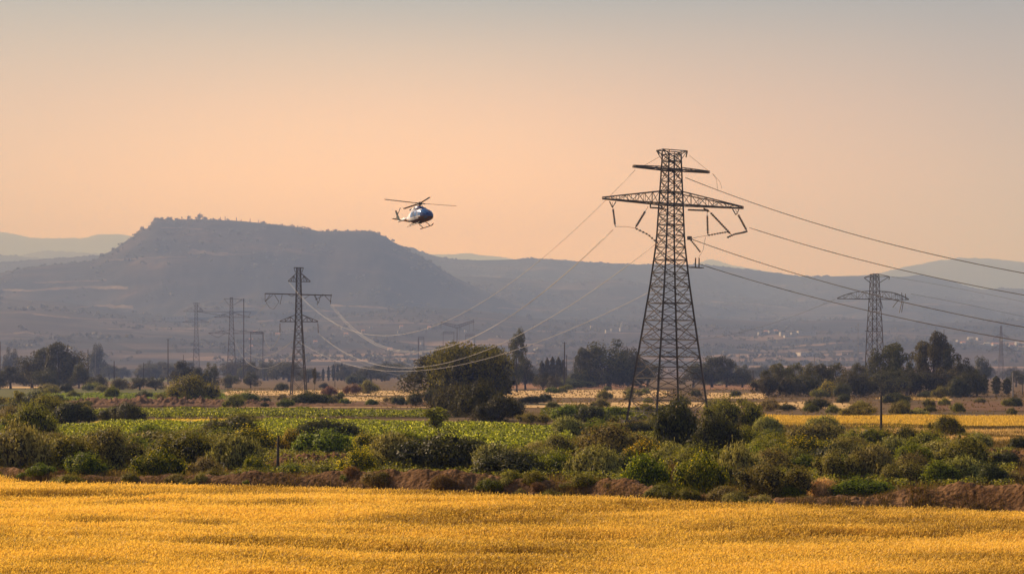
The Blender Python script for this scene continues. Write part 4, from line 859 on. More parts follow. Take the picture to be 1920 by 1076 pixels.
def arm(root, lv, sgn, z, L, rise, cw, bw, mat, panels=7, droop=0.0, up=0.0, name='cross_arm', curve=1.0, xb=True):
    """tapering truss arm: two lower chords meet at the tip, two upper chords come down to it"""
    mb = MB(); s0 = side(lv, z); s1 = side(lv, z+rise)
    tip = Vector((sgn*L, 0, z+up-droop)); e = .16
    lo = lambda t, y: Vector((sgn*(s0+(L-s0)*t), y*(s0*(1-t)+e*t), z+(up-droop)*t))
    hi = lambda t, y: Vector((sgn*(s1+(L-s1)*t), y*(s1*(1-t)+e*t), z+rise*(1-t**curve)+(up-droop)*t+.25*t))
    for y in (-1, 1):
        P = [lo(k/panels, y) for k in range(panels+1)]; U = [hi(k/panels, y) for k in range(panels+1)]
        for k in range(panels):
            mb.beam(P[k], P[k+1], cw)
            if abs(rise) > .05:
                mb.beam(U[k], U[k+1], cw*.8); mb.beam(P[k+1], U[k+1], bw*.8); mb.beam(U[k] if k % 2 else P[k], P[k+1] if k % 2 else U[k+1], bw)
    for k in range(panels if xb else 0):
        mb.beam(lo(k/panels, -1), lo((k+1)/panels, 1), bw*.8); mb.beam(lo((k+1)/panels, -1), lo((k+1)/panels, 1), bw*.8)
    mb.build(name, M[mat], root); return tip
def insulator(root, p, q, r=.17, disc=13, hang=.6):
    p, q = Vector(p), Vector(q); L = (q-p).length; pts, rad = [], []
    d = (q-p)/L; a = hang/L
    pts += [p, p+d*hang]; rad += [.035, .035]
    for k in range(disc):
        t0 = hang+(L-hang-.3)*k/disc; st = (L-hang-.3)/disc
        pts += [p+d*(t0+.02), p+d*(t0+st*.35), p+d*(t0+st*.75)]; rad += [.06, r, r*.55]
    pts += [p+d*(L-.28), q]; rad += [.06, .06]
    mb = MB(); mb.tube(pts, rad, 7); mb.build('insulator', M['insul'], root, smooth=False)

# the tallest pylon, an angle tower in the scrub
DM = 303.0; KM = DM/F
def mz(py): return (794-py)*KM
def half(wpx): return wpx*KM*.0+wpx*.0664/2*(DM/318)
MW = [(800, 154), (790, 151), (535, 72), (450, 50.5), (440, 50), (290, 34)]
def mw(py): return float(np.interp(py, [q[0] for q in MW[::-1]], [q[1] for q in MW[::-1]]))
LV = [(mz(p), half(mw(p))) for p in (794, 750, 709, 668, 636, 600, 568, 537, 511, 487, 463, 441, 421, 402, 382, 360, 339, 318, 302, 289)]
main = empty('power_pylon', ((1252-960)/F*DM, DM, 0), (0, .017, R(25)))
tag(main, 'tallest steel lattice pylon, its foot hidden in dark scrub bushes, wide arms carrying hanging insulators', 'pylon', 'lattice pylons')
lattice(main, LV, .29, .095, 'steel')
za = mz(383); LA = 131*KM/.906
tl = arm(main, LV, -1, za, LA, mz(358)-za, .20, .08, 'steel', 8, up=.25); tr = arm(main, LV, 1, za, LA+1.1, mz(359)-za, .20, .08, 'steel', 8, up=.1)
zu = mz(318)
for s in (-1, 1):
    arm(main, LV, s, zu, 74*KM/.906, .35, .17, .08, 'steel', 4, up=.05 if s < 0 else -.05, name='upper_arm')
for z, w in ((za, .26), (zu, .32), (mz(360), .16), (mz(441), .12)):        # heavy belts where the arms meet the body, then the flared cap
    mb = MB(); s = side(LV, z)+.02
    for a, b, c, d in ((-1, -1, 1, -1), (1, -1, 1, 1), (1, 1, -1, 1), (-1, 1, -1, -1)): mb.beam((a*s, b*s, z), (c*s, d*s, z), w)
    mb.build('belt', M['steel'], main)
mb = MB(); zt_ = LV[-1][0]; s = LV[-1][1]; w = 26*KM
for a, b, c, d in ((-1, -1, 1, -1), (1, -1, 1, 1), (1, 1, -1, 1), (-1, 1, -1, -1)):
    mb.beam((a*w, b*s, zt_+.6), (c*w, d*s, zt_+.6), .13)
    mb.beam((a*s, b*s, zt_), (a*w, b*s, zt_+.6), .12); mb.beam((a*s, b*s, zt_-.9), (a*w, b*s, zt_+.6), .09); mb.beam((a*s, b*s, zt_-.1), (a*s, b*s, zt_+.6), .1)
for sx in (-1, 1): mb.beam((sx*w, -s, zt_+.55), (sx*(w+.05), -s*.6, zt_-.35), .16); mb.beam((sx*w*.8, s, zt_+.55), (sx*w*.78, s, zt_-.1), .12)
mb.build('peak_frame', M['steel'], main)
def ml(dpx, py, y=0.0): return Vector(((dpx+y*.423/KM)*KM/.906, y, mz(py)))     # picture offset from the body axis -> tower space
# strings: the outer pair hang, the inner ones pull toward their spans
ax = 1260-1252
INS = [(1143, 386, 0, 1148, 430, 0), (1212, 389, 0, 1188, 428, 2.5), (1327, 388, 0, 1328, 437, 0), (1326, 386, 0, 1371, 436, -2.5), (1384, 385, 0, 1404, 427, -1.6)]
ENDS = {}
for k, (x0, y0, d0, x1, y1, d1) in enumerate(INS):
    p, q = ml(x0-1252-4, y0, d0), ml(x1-1252-2.5, y1, d1); insulator(main, p, q, disc=13, hang=1.0, r=.23); ENDS[k] = q
for xa, xb, xc in ((1138, 1150, 1143.5), (1378, 1391, 1385)):
    mb = MB(); mb.beam(ml(xa-1256, 384), ml(xc-1256, 395), .12); mb.beam(ml(xb-1256, 384), ml(xc-1256, 395), .12); mb.build('hanger', M['steel'], main)
mb = MB(); mb.beam(ml(1216-1256, 384), ml(1216-1256, 391), .16); mb.beam(ml(1216-1256, 391), ml(1239-1256, 391), .22); mb.build('hanger', M['steel'], main)
mb = MB(); mb.beam(ml(1290-1256, 391), ml(1330-1256, 390), .24); mb.beam(ml(1320-1256, 386), ml(1330-1256, 392), .2); mb.build('hanger', M['steel'], main)
def chain(root, pts, r, name='jumper', mat='steel'):                # jumper loop carrying spacers and discs
    mb = MB(); P = [Vector(p) for p in pts]; dense = []
    for a, b in zip(P, P[1:]): dense += [a.lerp(b, k/8) for k in range(8)]
    dense.append(P[-1]); mb.tube(dense, .05, 5)
    for q in dense[1::2]: mb.box(q, (r, r, r*1.2))
    mb.build(name, M[mat], root)
chain(main, [ENDS[1], ml(1212-1254, 440, 1.5), ml(1232-1254, 457, 1)], .22)
chain(main, [ENDS[2], ml(1348-1254, 433, -1), ml(1366-1254, 430, -2)], .2)
chain(main, [ml(1362-1254, 442, -2.5), ml(1378-1254, 434, -2), ml(1394-1254, 430, -1.6), ENDS[4]], .22)
chain(main, [ml(1290-1252, 448, -1), ml(1300-1252, 460, -1.5), ml(1309-1252, 471, -1.5)], .2)
for pts, r in (([ENDS[0], ml(1168-1254, 428, .8), ENDS[1]], .03), ([ENDS[2], ml(1305-1254, 442, -.5), ml(1290-1252, 446, -.5)], .03), ([ml(1323-1254, 440, 0), ml(1318-1254, 465, -.4), ml(1308-1254, 482, -1)], .03), ([ml(1335-1254, 320, 0), ml(1343-1254, 330, 0), ml(1346-1254, 352, 0)], .025), ([ml(1336-1254, 320, 0), ml(1350-1254, 334, 0), ml(1354-1254, 346, 0)], .025), ([ml(1240-1252, 288), ml(1200-1254, 314)], .025), ([ml(1286-1252, 288), ml(1328-1254, 316)], .025)):
    mb = MB(); mb.tube(pts, r, 4); mb.build('jumper_wire', M['cabledark'], main)
mb = MB()                                                            # little service bracket on the body
b0 = ml(1288-1252, 500, -1); b1 = ml(1312-1252, 500, -1)
mb.beam(b0, b1, .14); mb.beam(b0+Vector((0, -.8, 0)), b1+Vector((0, -.8, 0)), .14); mb.beam(b0, b0+Vector((0, -.8, 0)), .1); mb.beam(b1, b1+Vector((0, -.8, 0)), .1); mb.beam(ml(1283-1252, 489, -.8), b0, .08)
mb.build('bracket', M['steel'], main)
for x in (1300, 1307):
    mb = MB(); mb.tube([ml(x-1252, 499, -1.4), ml(x-1252, 482, -1.4)], .11, 6); mb.build('terminal', M['insul'], main)
mb = MB(); mb.box(ml(1288-1252, 445, -1), (.6, .5, .55)); mb.build('clamp_box', M['steel'], main)

# three armed pylon beyond the crop field
def pylon(px, D, top_py, widths, arms, ang, label, mat, lw, bw, nlev=15, cap=True, ins=(), pan=3, bow=1.0):
    zb = float(zter((px-960)/F*D, D)) if D > 1210*HS else 0.0; K = D/F
    zz = lambda py: CH-(py-HY)*K-zb
    zt0 = zz(top_py); ws = [(0, widths[0])]+[(zz(p), w) for p, w in widths[1:]]
    wf = lambda z: float(np.interp(z, [q[0] for q in ws], [q[1] for q in ws]))*K/2*.78
    lv, z, k = [(0.0, wf(0))], 0.0, 0
    while z < zt0-.5:
        z = min(zt0, z+max(2.0*wf(z)*.95, zt0/26)); lv.append((z, wf(z)))
    if zt0-lv[-1][0] > .01: lv.append((zt0, wf(zt0)))
    root = empty('power_pylon', ((px-960)*K, D, zb), (0, 0, R(ang))); tag(root, label, 'pylon', 'lattice pylons')
    lattice(root, lv, lw, bw, mat, extra=False); ca = math.cos(R(ang))
    for (py, rise_py, Ll, Lr, upl, nm) in arms:
        zA = zz(py); rs = (py-rise_py)*K
        for s, L in ((-1, Ll), (1, Lr)):
            if L: arm(root, lv, s, zA, L*K/ca, rs, lw*.75, bw*.8, mat, pan, up=upl*K, name=nm, curve=bow, xb=False)
    for (x0, y0, x1, y1) in ins: insulator(root, ((x0-px)*K/ca, 0, zz(y0)), ((x1-px)*K/ca, 0, zz(y1)), r=.2, disc=9, hang=.5)
    return root, zz, K, ca
P2, z2, K2, c2 = pylon(560, 684, 502, (36, (603, 15), (552, 12), (502, 9)), [(528, 512, 19, 21, 0, 'upper_arm'), (603, 590, 34, 35, 0, 'lower_arm')], 14, 'dark pylon with three pairs of arms standing on the stubble before the mesa', 'steel', .3, .13,
    ins=((526, 604, 526, 624), (595, 604, 596, 625), (502, 566, 502, 570), (619, 560, 618, 570), (594, 565, 594, 572)))
mb = MB(); zc = z2(551); K = K2                                       # its long flat middle beam with hanging end frames
for y in (-.9, .9): mb.beam((-61*K/c2, y, zc), (60*K/c2, y, zc-.4), .3)
for x in (-61, -46, -30, -15, 15, 30, 44, 60): mb.beam((x*K/c2, -.9, zc-.1), (x*K/c2, .9, zc-.1), .14)
for x0, y0, x1, y1 in ((-61, 551, -61, 566), (-61, 566, -47, 553), (-61, 566, -52, 553), (-30, 553, -34, 571), (-44, 553, -36, 566), (60, 552, 58, 565), (58, 565, 48, 554), (40, 554, 36, 568), (36, 568, 28, 553), (30, 553, 34, 562), (30, 562, 44, 554), (-22, 551, -12, 556), (-12, 556, -5, 551), (20, 553, 10, 560)):
    mb.beam((x0*K/c2, 0, z2(y0)), (x1*K/c2, 0, z2(y1)), .17)
mb.build('beam_arm', M['steel'], P2)
mb = MB(); mb.beam((-9*K, 0, z2(502)), (9*K, 0, z2(502)), .3); mb.beam((-9*K, 0, z2(502)), (-6*K, 0, z2(511)), .2); mb.beam((9*K, 0, z2(502)), (6*K, 0, z2(511)), .2)
mb.build('peak_frame', M['steel'], P2)
mb = MB(); mb.tube([(-60*K/c2, 0, z2(566)), (-53*K/c2, .3, z2(577)), (-45*K/c2, .3, z2(580)), (-36*K/c2, 0, z2(567))], .06, 5)
mb.build('jumper_wire', M['steel'], P2)
P3, z3, K3, c3 = pylon(434, 1450, 558, (24, (624, 11), (590, 8), (558, 6)), [(595, 586, 31, 34, 0, 'cross_arm'), (625, 619, 42, 60, 0, 'lower_arm')], 10, 'pylon with double bar arms and a tall pole beside it', 'steelfar', .3, .15)
K = K3
def frame(root, name, zf, segs, w, mat):
    mb = MB()
    for x0, y0, x1, y1 in segs: mb.beam((x0*K, 0, zf(y0)), (x1*K, 0, zf(y1)), w)
    mb.build(name, M[mat], root)
frame(P3, 'peak_frame', z3, ((-14, 560, 20, 561), (-14, 560, -4, 572), (20, 561, 4, 572)), .24, 'steelfar')
frame(P3, 'side_frame', z3, ((-65, 584, -2, 585), (-65, 584, -2, 594)), .24, 'steelfar')
frame(P3, 'side_frame', z3, ((31, 594, 36, 585), (36, 585, 2, 585)), .24, 'steelfar')
frame(P3, 'drop_bar', z3, ((60, 625, 60, 643), (60, 625, 48, 625)), .24, 'steelfar')
frame(P3, 'drop_bar', z3, ((-42, 625, -25, 633), (-25, 633, -12, 625)), .24, 'steelfar')
P4, z4, K4, c4 = pylon(368, 2000, 568, (18, (620, 8), (590, 7), (568, 6)), [(584, 574, 23, 16, 0, 'cross_arm'), (604, 598, 25, 24, 0, 'lower_arm')], 12, 'farthest lattice pylon of the line, smallest before the white building', 'steelfar', .26, .15)
mb = MB()
for x0, y0, x1, y1 in ((-6, 568, 6, 568), (-6, 568, -3, 574), (6, 568, 3, 574)): mb.beam((x0*K4, 0, z4(y0)), (x1*K4, 0, z4(y1)), .24)
mb.build('peak_frame', M['steelfar'], P4)
P5, z5, K5, c5 = pylon(1640, 705, 514, (38, (680, 32), (621, 27), (562, 20), (548, 18), (514, 15)), [(561, 546, 74, 68, 0, 'cross_arm')], 18, 'slender lattice pylon with bow shaped arms behind the eucalyptus row', 'steel', .26, .12, ins=((1698, 562, 1694, 586), (1652, 562, 1656, 578)), pan=5, bow=2.2)
K = K5
frame(P5, 'peak_arm', z5, ((-22, 521, -8, 531), (-22, 521, -2, 513), (-22, 521, 0, 518)), .2, 'steel')
frame(P5, 'peak_arm', z5, ((31, 518, 10, 530), (31, 518, 4, 513), (31, 518, 0, 518), (31, 518, 30, 524)), .2, 'steel')
frame(P5, 'step_bar', z5, ((-20, 621, 12, 621),), .2, 'steel')
frame(P5, 'drop_bar', z5, ((57, 548, 58, 562), (58, 562, 52, 586)), .2, 'steel')
frame(P5, 'drop_bar', z5, ((65, 550, 66, 562),), .2, 'steel')
frame(P5, 'drop_bar', z5, ((50, 562, 38, 576),), .2, 'steel')
P6, z6, K6, c6 = pylon(1877, 2000, 611, (14, (655, 6), (632, 5), (611, 3)), [(633, 626, 15, 16, 0, 'cross_arm'), (655, 646, 25, 30, -4, 'lower_arm')], 8, 'smallest pylon standing alone on the hazy plain past the twin topped grove', 'steelfar', .26, .16)
# hazy switching yard behind the weeping tree
def gantry(px, D, x0, x1, top, base, label, forked=False):
    zb = float(zter((px-960)/F*D, D)); K = D/F; zz = lambda py: CH-(py-HY)*K-zb
    root = empty('substation_gantry', ((px-960)*K, D, zb)); tag(root, label, 'gantry', 'frames of the hazy switching yard')
    X = lambda x: (x-px)*K
    for x in ((px-4, px+5) if forked else (x0, x1)):
        mb = MB(); mb.beam((X(x), -1, 0), (X(px) if forked else X(x), -.3, zz(top+8 if forked else top)), 0.54); mb.beam((X(x), 1, 0), (X(px) if forked else X(x), .3, zz(top+8 if forked else top)), 0.54)
        for k in range(9): z = zz(top)*k/9; mb.beam((X(x), -1+.07*k, z), (X(x), 1-.07*k, z+zz(top)/9), 0.22)
        mb.build('leg', M['steelfar'], root)
    mb = MB()
    if forked:
        for s, xe, ye in ((-1, x0, top), (1, x1, top-3)):
            mb.beam((0, 0, zz(top+9)), (X(xe), 0, zz(ye)), 0.81); mb.beam((0, 0, zz(top+4)), (X(xe), 0, zz(ye-3)), 0.68)
            for k in range(9): a = k/9; mb.beam((X(xe)*a, 0, zz(top+9)+(zz(ye)-zz(top+9))*a), (X(xe)*(a+.1), 0, zz(top+4)+(zz(ye-3)-zz(top+4))*(a+.1)), 0.47)
        mb.beam((X(x0+1), 0, zz(top)), (X(x0+1), 0, zz(top+12)), 0.27); mb.beam((X(x1-1), 0, zz(top-3)), (X(x1-1), 0, zz(top+14)), 0.34); mb.beam((X(x1-9), 0, zz(top)), (X(x1-9), 0, zz(top+14)), 0.34)
    else:
        for dz in (0, 3.5): mb.beam((X(x0), 0, zz(top+dz)), (X(x1), 0, zz(top+dz)), 0.54)
        for k in range(6): a, b = x0+(x1-x0)*k/6, x0+(x1-x0)*(k+1)/6; mb.beam((X(a), 0, zz(top)), (X(b), 0, zz(top+3.5)), 0.34)
    mb.build('crossbeam', M['steelfar'], root)
gantry(857, 2500, 826, 889, 606, 640, 'fork armed steel gantry in the haze above the weeping tree', True)
gantry(841, 2510, 831, 851, 622, 645, 'square steel frame left of the fork armed gantry stem')
gantry(881, 2490, 873, 890, 627, 645, 'small steel frame peeping over the weeping tree crown')
gantry(788, 2510, 784, 795, 632, 650, 'short steel frame with posts beside the cables over the weeping tree')
gantry(486, 1800, 470, 493, 622, 650, 'low steel frame between double bar pylon and three armed pylon')

def pole(px, top, D, label, r=.14, mat='wood', bar=0, tilt=0.0, name='utility_pole', group='utility poles on the plain'):
    zb = float(zter((px-960)/F*D, D)) if D > 1210*HS else 0; h = CH-(top-HY)/F*D-zb
    root = empty(name, ((px-960)/F*D, D, zb), (0, tilt, R(20))); tag(root, label, 'pole', group)
    mb = MB(); mb.tube([(0, 0, -.3), (0, 0, h*.5), (0, 0, h)], [r*1.25, r*1.05, r*.8], 8); mb.build('shaft', M[mat], root)
    if bar:
        mb = MB(); mb.beam((-bar/2, .12, h-.5), (bar/2, .12, h-.5), .13)
        for x in (-bar*.45, 0, bar*.45): mb.tube([(x, .12, h-.45), (x, .12, h-.2), (x, .12, h-.12)], [.03, .06, .03], 6)
        mb.build('crossarm', M[mat], root)
    return root
# ------------------------------------------------------------------ cables
def cable(A, B, fit, r, label, mat='cable', group='power cables', n=48, t1=1.0, sag=None):
    A, B = Vector(A), Vector(B)
    if sag is None:
        kx = (fit[0]-960)/F; t = (A.x-kx*A.y)/(kx*(B.y-A.y)-(B.x-A.x)); p = A.lerp(B, t)
        sag = (p.z-(CH-(fit[1]-HY)/F*p.y))/(4*t*(1-t))
    pts = []
    for k in range(n+1):
        t = k/n*t1; p = A.lerp(B, t); p.z -= 4*sag*t*(1-t); pts.append(p)
    mb = MB(); mb.tube(pts, r, 5); o = mb.build('power_cable', M[mat], smooth=True)
    return tag(o, label, 'cable', group)
def mp(px, py, D=DM): return at(px, py, D)
v = Vector((.56, -.82, 0))*300
for A, py, lab in ((mp(1285, 333, 302), 512, 'topmost cable from the tallest pylon toward the high right picture edge'), (mp(1405, 427, 308), 553, 'second cable, leaving the outer insulator of the tallest pylon'), (mp(1290, 446, 302), 613, 'third cable, leaving the body of the tallest pylon above its bracket'), (mp(1311, 495, 302), 640, 'lowest cable leaving the small bracket of the tallest pylon')):
    cable(A, A+v, (1919, py), .058, lab, 'cabledark', n=80, t1=.55)
p2 = lambda px, py: at(px, py, 684)
cable(mp(1191, 319), p2(541, 528), (782, 621), .042, 'high cable from the upper arm of the tallest pylon, passing the fork armed gantry', 'cablebright')
cable(mp(1148, 431), p2(618, 570), (785, 661), .036, 'cable from the outer hanging insulator of the tallest pylon toward the weeping tree', 'cablebright')
cable(mp(1150, 431, 304.5), p2(622, 570), (785, 659), .036, 'twin of the cable at the outer hanging insulator of the tallest pylon', 'cablebright')
cable(mp(1230, 457), p2(597, 625), (819, 684), .046, 'thick pale cable sagging lowest across the weeping tree', 'cablebright')
cable(mp(1240, 536), p2(560, 640), (993, 647), .038, 'cable from the middle of the tallest pylon crossing before the very tall eucalyptus', 'cablebright')
pole(842, 706, 520, 'short dark pole behind the weeping tree where the pale cables come down', .16)
tp = at(842, 707, 520)
for B, f, lab in ((p2(594, 572), (700, 660), 'pale cable coming down steeply from the middle beam of the three armed pylon'), (p2(620, 572), (715, 655), 'pale cable coming down steeply from the beam end of the three armed pylon'), (p2(597, 625), (690, 686), 'pale cable coming down from the lower arm of the three armed pylon')):
    cable(tp, B, f, .02, lab)
p3 = lambda px, py: at(px, py, 1450); p4 = lambda px, py: at(px, py, 2000)
for a, b, f, lab in ((p2(499, 570), p3(468, 595), (485, 586), 'short hazy cable from the long beam end to the double bar pylon'), (p2(526, 625), p3(494, 625), (508, 652), 'hazy cable from the lower arm end to the double bar pylon'), (p2(548, 640), p3(458, 655), (500, 668), 'hazy cable from the body of the three armed pylon to the pole'), (p2(552, 660), p3(440, 640), (500, 690), 'lowest hazy cable slung before the double bar pylon'), (p3(420, 562), p4(374, 570), (398, 575), 'thin cable joining the tops of the two far pylons'), (p3(404, 595), p4(344, 604), (375, 612), 'thin cable joining the arms of the two far pylons')):
    cable(a, b, f, .06, lab)
p5 = lambda px, py: at(px, py, 705)
cable(p5(1708, 551), at(2100, 640, 800), (1920, 594), .05, 'thin hazy cable from the bow armed pylon over the twin topped grove', 'cabledark')
cable(p5(1672, 519), at(2100, 610, 800), (1920, 566), .04, 'thinnest hazy cable from the top of the bow armed pylon', 'cabledark')
cable(p5(1566, 561), at(1250, 640, 1000), (1400, 620), .05, 'thin hazy cable from the bow armed pylon toward the tallest pylon', 'cabledark')

# ------------------------------------------------------------------ poles and posts
pole(520, 816, 154, 'leaning short wooden post rising from the scrub before the yellow bushes', .11, tilt=.03, group=None, name='wooden_post')
pole(1652, 742, 211, 'dark wooden pole standing in the scrub before the yellow meadow', .13, group=None)
for px, tp, D, r, mt, lab in ((165, 655, 1010, .22, 'wood', 'pole just past the dark grove, nearer the trees'), (179, 660, 1000, .26, 'polegrey', 'pale pole just past the dark grove with a dark round tree at its foot'), (214, 677, 980, .24, 'wood', 'shorter dark pole behind the round dark tree of the pasture'), (269, 680, 1000, .18, 'wood', 'short pole behind the two wide dark trees'), (315, 635, 1250, .3, 'wood', 'thick topped tall pole below the white building'), (344, 665, 1230, .2, 'wood', 'thin pole before the farthest lattice pylon'), (457, 560, 1455, .34, 'wood', 'very tall pole beside the double bar pylon'),
        (1058.5, 641, 900, .3, 'wood', 'tallest dark pole past the pointed poplars'), (1062.5, 665, 930, .2, 'wood', 'shorter pole paired with the tallest dark pole by the poplars'), (1075, 669, 980, .2, 'polegrey', 'grey pole just before the round grove'), (1412, 694, 720, .16, 'wood', 'dark pole standing alone before the eucalyptus row'), (1590, 700, 620, .15, 'polegrey', 'pale pole among the eucalyptus trunks'), (1527, 666, 900, .18, 'polegrey', 'pole top showing over the eucalyptus row'), (1770, 618, 1150, .18, 'wood', 'thin mast showing over the highest grove tree'), (1899, 698, 590, .22, 'polegrey', 'grey pole past the cypresses near the picture edge'), (1917, 712, 700, .14, 'wood', 'dark pole at the very picture edge'), (1386, 660, 1200, .16, 'polegrey', 'thin pole over the clump past the tallest pylon'),
        (628, 676, 1050, .15, 'wood', 'dark thin post among the hazy cypresses'), (785, 632, 2495, .4, 'wood', 'hazy post at the switching yard'), (1, 640, 900, .15, 'wood', 'pole cut by the picture edge above the dark bushy trees')):
    pole(px, tp, D, lab, r, mt, bar=2.2 if tp in (635, 641, 694) else 0)
def mast(px, top, D, label):
    zb = float(zter((px-960)/F*D, D)); h = CH-(top-HY)/F*D-zb; root = empty('radio_mast', ((px-960)/F*D, D, zb)); tag(root, label, 'mast')
    mb = MB(); mb.tube([(0, 0, 0), (0, 0, h)], [.5, .2], 8); mb.build('shaft', M['polegrey'], root)
    mb = MB()
    for t in (.96, .6, .2): mb.box((0, -.4, h*t), (2.6, 1, 1.6 if t < .9 else .6))
    mb.build('antenna', M['whitewall'], root)
mast(1609, 605, 2300, 'thin pale mast rising beside the slender bow armed pylon')
# fence posts along the mesa rim
for px, hp in ((413, 6), (422, 7), (443, 7), (452, 4), (469, 7), (485, 6), (468, 3)):
    D = 3608*HS; X = (px-960)/F*D; z = float(zter(X, D)); root = MB(); hp *= HS*1.2; root.tube([(0, 0, -.5), (.4, 0, hp)], [1.7, 1.4], 6); root.tube([(-1, 0, hp*.92), (2.4, 0, hp*.92)], .4, 5)
    o = root.build('rim_post', M['wood']); o.location = (X, D, z); tag(o, 'thin post standing on the bright rim of the mesa past its tallest tree', 'post', 'posts along the mesa rim')
# bent lamp post in the scrub
D = 150; root = empty('lamp_post', ((420-960)/F*D, D, 0)); tag(root, 'small bent grey lamp post among the near bushes by the wooden post', 'lamp post')
h = CH-(867-HY)/F*D; mb = MB(); mb.tube([(0, 0, -.1), (0, 0, h*.85), (-.03, 0, h*.97), (-.12, 0, h)], .035, 6); mb.build('shaft', M['polegrey'], root)
mb = MB(); mb.loft([[(-.1-.1*a, .05*c, h-.01+.02*s) for c, s in ((-1, -1), (1, -1), (1, 1), (-1, 1))] for a in (0, 1, 2)]); mb.build('lamp_head', M['polegrey'], root)
# dry stalk in the wheat
D = 140; mb = MB(); X = (33-960)/F*D; mb.tube([(0, 0, 0), (.15, 0, 1.0), (.32, 0, 2.1)], [.03, .025, .008], 5); mb.tube([(.15, 0, 1.0), (-.1, 0, 1.6)], [.02, .006], 5); mb.tube([(.2, 0, 1.3), (.55, 0, 1.7)], [.016, .006], 5)
o = mb.build('dry_stalk', M['wood']); o.location = (X, D, .2); tag(o, 'thin dry branching stalk sticking out of the wheat', 'stalk')
# blue shelter between the dark bushes
X, D = gp(8, 772); root = empty('tarp_shelter', (X, D, 0)); tag(root, 'small blue tarpaulin shelter among dark bushes at the picture edge', 'shelter')
mb = MB(); rr = []
for y in (-1.0, 1.0): rr.append([(1.15*math.cos(a)*(1+.06*math.sin(5*a)), y, .35+1.15*max(math.sin(a), 0)+.05*math.sin(7*a)) for a in np.linspace(-.3, math.pi+.3, 11)])
mb.loft(rr); mb.build('cover', M['bluetarp'], root)
for sx in (-1, 1):
    mb = MB(); mb.beam((sx*.95, -.9, 0), (sx*1.0, -.9, .8), .07); mb.build('leg', M['wood'], root)
mb = MB(); mb.beam((-.1, -1.03, .75), (.45, -1.03, .75), .02, .5); mb.build('flap', M['whitewall'], root)

# ------------------------------------------------------------------ far buildings on the slopes
def building(px, D, wpx, hpx, dep, label, roof='flat', mat='whitewall', rmat='greyroof', nwin=0, group=None, name='house', ang=8):
    D *= HS; dep *= HS*.9
    X = (px-960)/F*D; zb = float(zter(X, D)); K = D/F; w, h = wpx*K, hpx*K
    root = empty(name, (X, D, zb-.6), (0, 0, R(ang))); tag(root, label, 'building', group); h += .6
    mb = MB(); mb.box((0, 0, h/2), (w, dep, h)); mb.build('wall', M[mat], root)
    mb = MB()
    if roof == 'flat': mb.box((0, 0, h+.15), (w+.5, dep+.5, .3))
    else:
        r = h+.25*dep; e = .4; mb.loft([[(x, -dep/2-e, h+.003), (x, dep/2+e, h+.003), (x, 0, r)] for x in (-w/2-e, w/2+e)])
    mb.build('roof', M[rmat], root)
    for k in range(nwin):
        mb = MB(); mb.box((-w/2+w*(k+.5)/nwin, -dep/2, h*.6), (min(1.6, w/nwin*.5), .12, h*.3)); mb.build('window', M['glassdark'], root)
building(326, 2750, 40, 9, 14, 'long white building with a row of dark windows below the mesa', nwin=6, name='white_hall')
building(383, 2800, 66, 10, 18, 'wide pale hall behind the farthest lattice pylon', nwin=0, name='white_hall')
building(450, 2820, 60, 6, 14, 'low pale shed behind the double bar pylon', name='shed')
building(1515, 2010, 38, 6, 20, 'long low grey shed in front of the hazy village', 'flat', 'greyroof', name='shed')
GB = 'small houses of the hazy village beyond the eucalyptus row'
for k, (px, w, h) in enumerate(((1426, 9, 5), (1436, 6, 4), (1446, 10, 5), (1455, 7, 4))):
    building(px, 2450+20*k, w, h, 8, 'small pale house at the scattered end of the hazy village', 'gable' if k % 2 else 'flat', rmat='redroof' if k % 2 else 'greyroof', nwin=1, group=GB)
for px, w, h, lab in ((1470, 16, 7, 'white house before the biggest house of the hazy village'), (1490, 14, 6, 'middle white house of the hazy village'), (1512, 34, 9, 'biggest white house of the hazy village'), (1480, 20, 4, 'long low white wall of houses in the hazy village')):
    building(px, 2420 if px != 1480 else 2380, w, h, 9, lab, nwin=2, group=GB)
GR = 'small houses along the hazy slope behind the twin topped grove'
rng = np.random.default_rng(5)
for k in range(9): building(1795+14*k+rng.uniform(-4, 4), 2300+rng.uniform(-120, 120), rng.uniform(5, 11), rng.uniform(3, 5), 8, 'small pale house on the hazy slope past the twin topped grove', 'gable' if k % 3 else 'flat', rmat='redroof' if k % 2 else 'greyroof', group=GR)
GC = 'pale works buildings on the slope behind the round grove'
for px, D, w, h, lab in ((1139, 2480, 8, 6, 'small white cube building at the hazy works'), (1152, 2480, 13, 7, 'larger white building of the hazy works'), (1165, 2520, 6, 5, 'narrow white building beneath the white silo of the works'), (1109, 2620, 4, 7, 'thin pale tower at the end of the works road')):
    building(px, D, w, h, 8, lab, group=GC)
D = 2560*HS; X = (1166-960)/F*D; zb = float(zter(X, D)); root = empty('loading_silo', (X, D, zb)); tag(root, 'white crane shaped silo standing on the hazy works', 'silo')
mb = MB(); mb.tube([(0, 0, 0), (0, 0, 18), (3, 0, 23)], [3.6, 3.4, 2.8], 8); mb.build('column', M['whitewall'], root); mb = MB(); mb.beam((2, 0, 23.2), (18, 0, 21.6), 2.4); mb.build('spout', M['whitewall'], root)
GL = 'scattered houses in the haze around the switching yard'
for k in range(26):
    px = rng.uniform(470, 940); D = rng.uniform(1900, 2500); building(px, D, rng.uniform(4, 10), rng.uniform(2.5, 4.5), 8, 'tiny pale house in the haze around the switching yard', 'gable' if k % 2 else 'flat', rmat='redroof' if k % 2 else 'greyroof', group=GL)
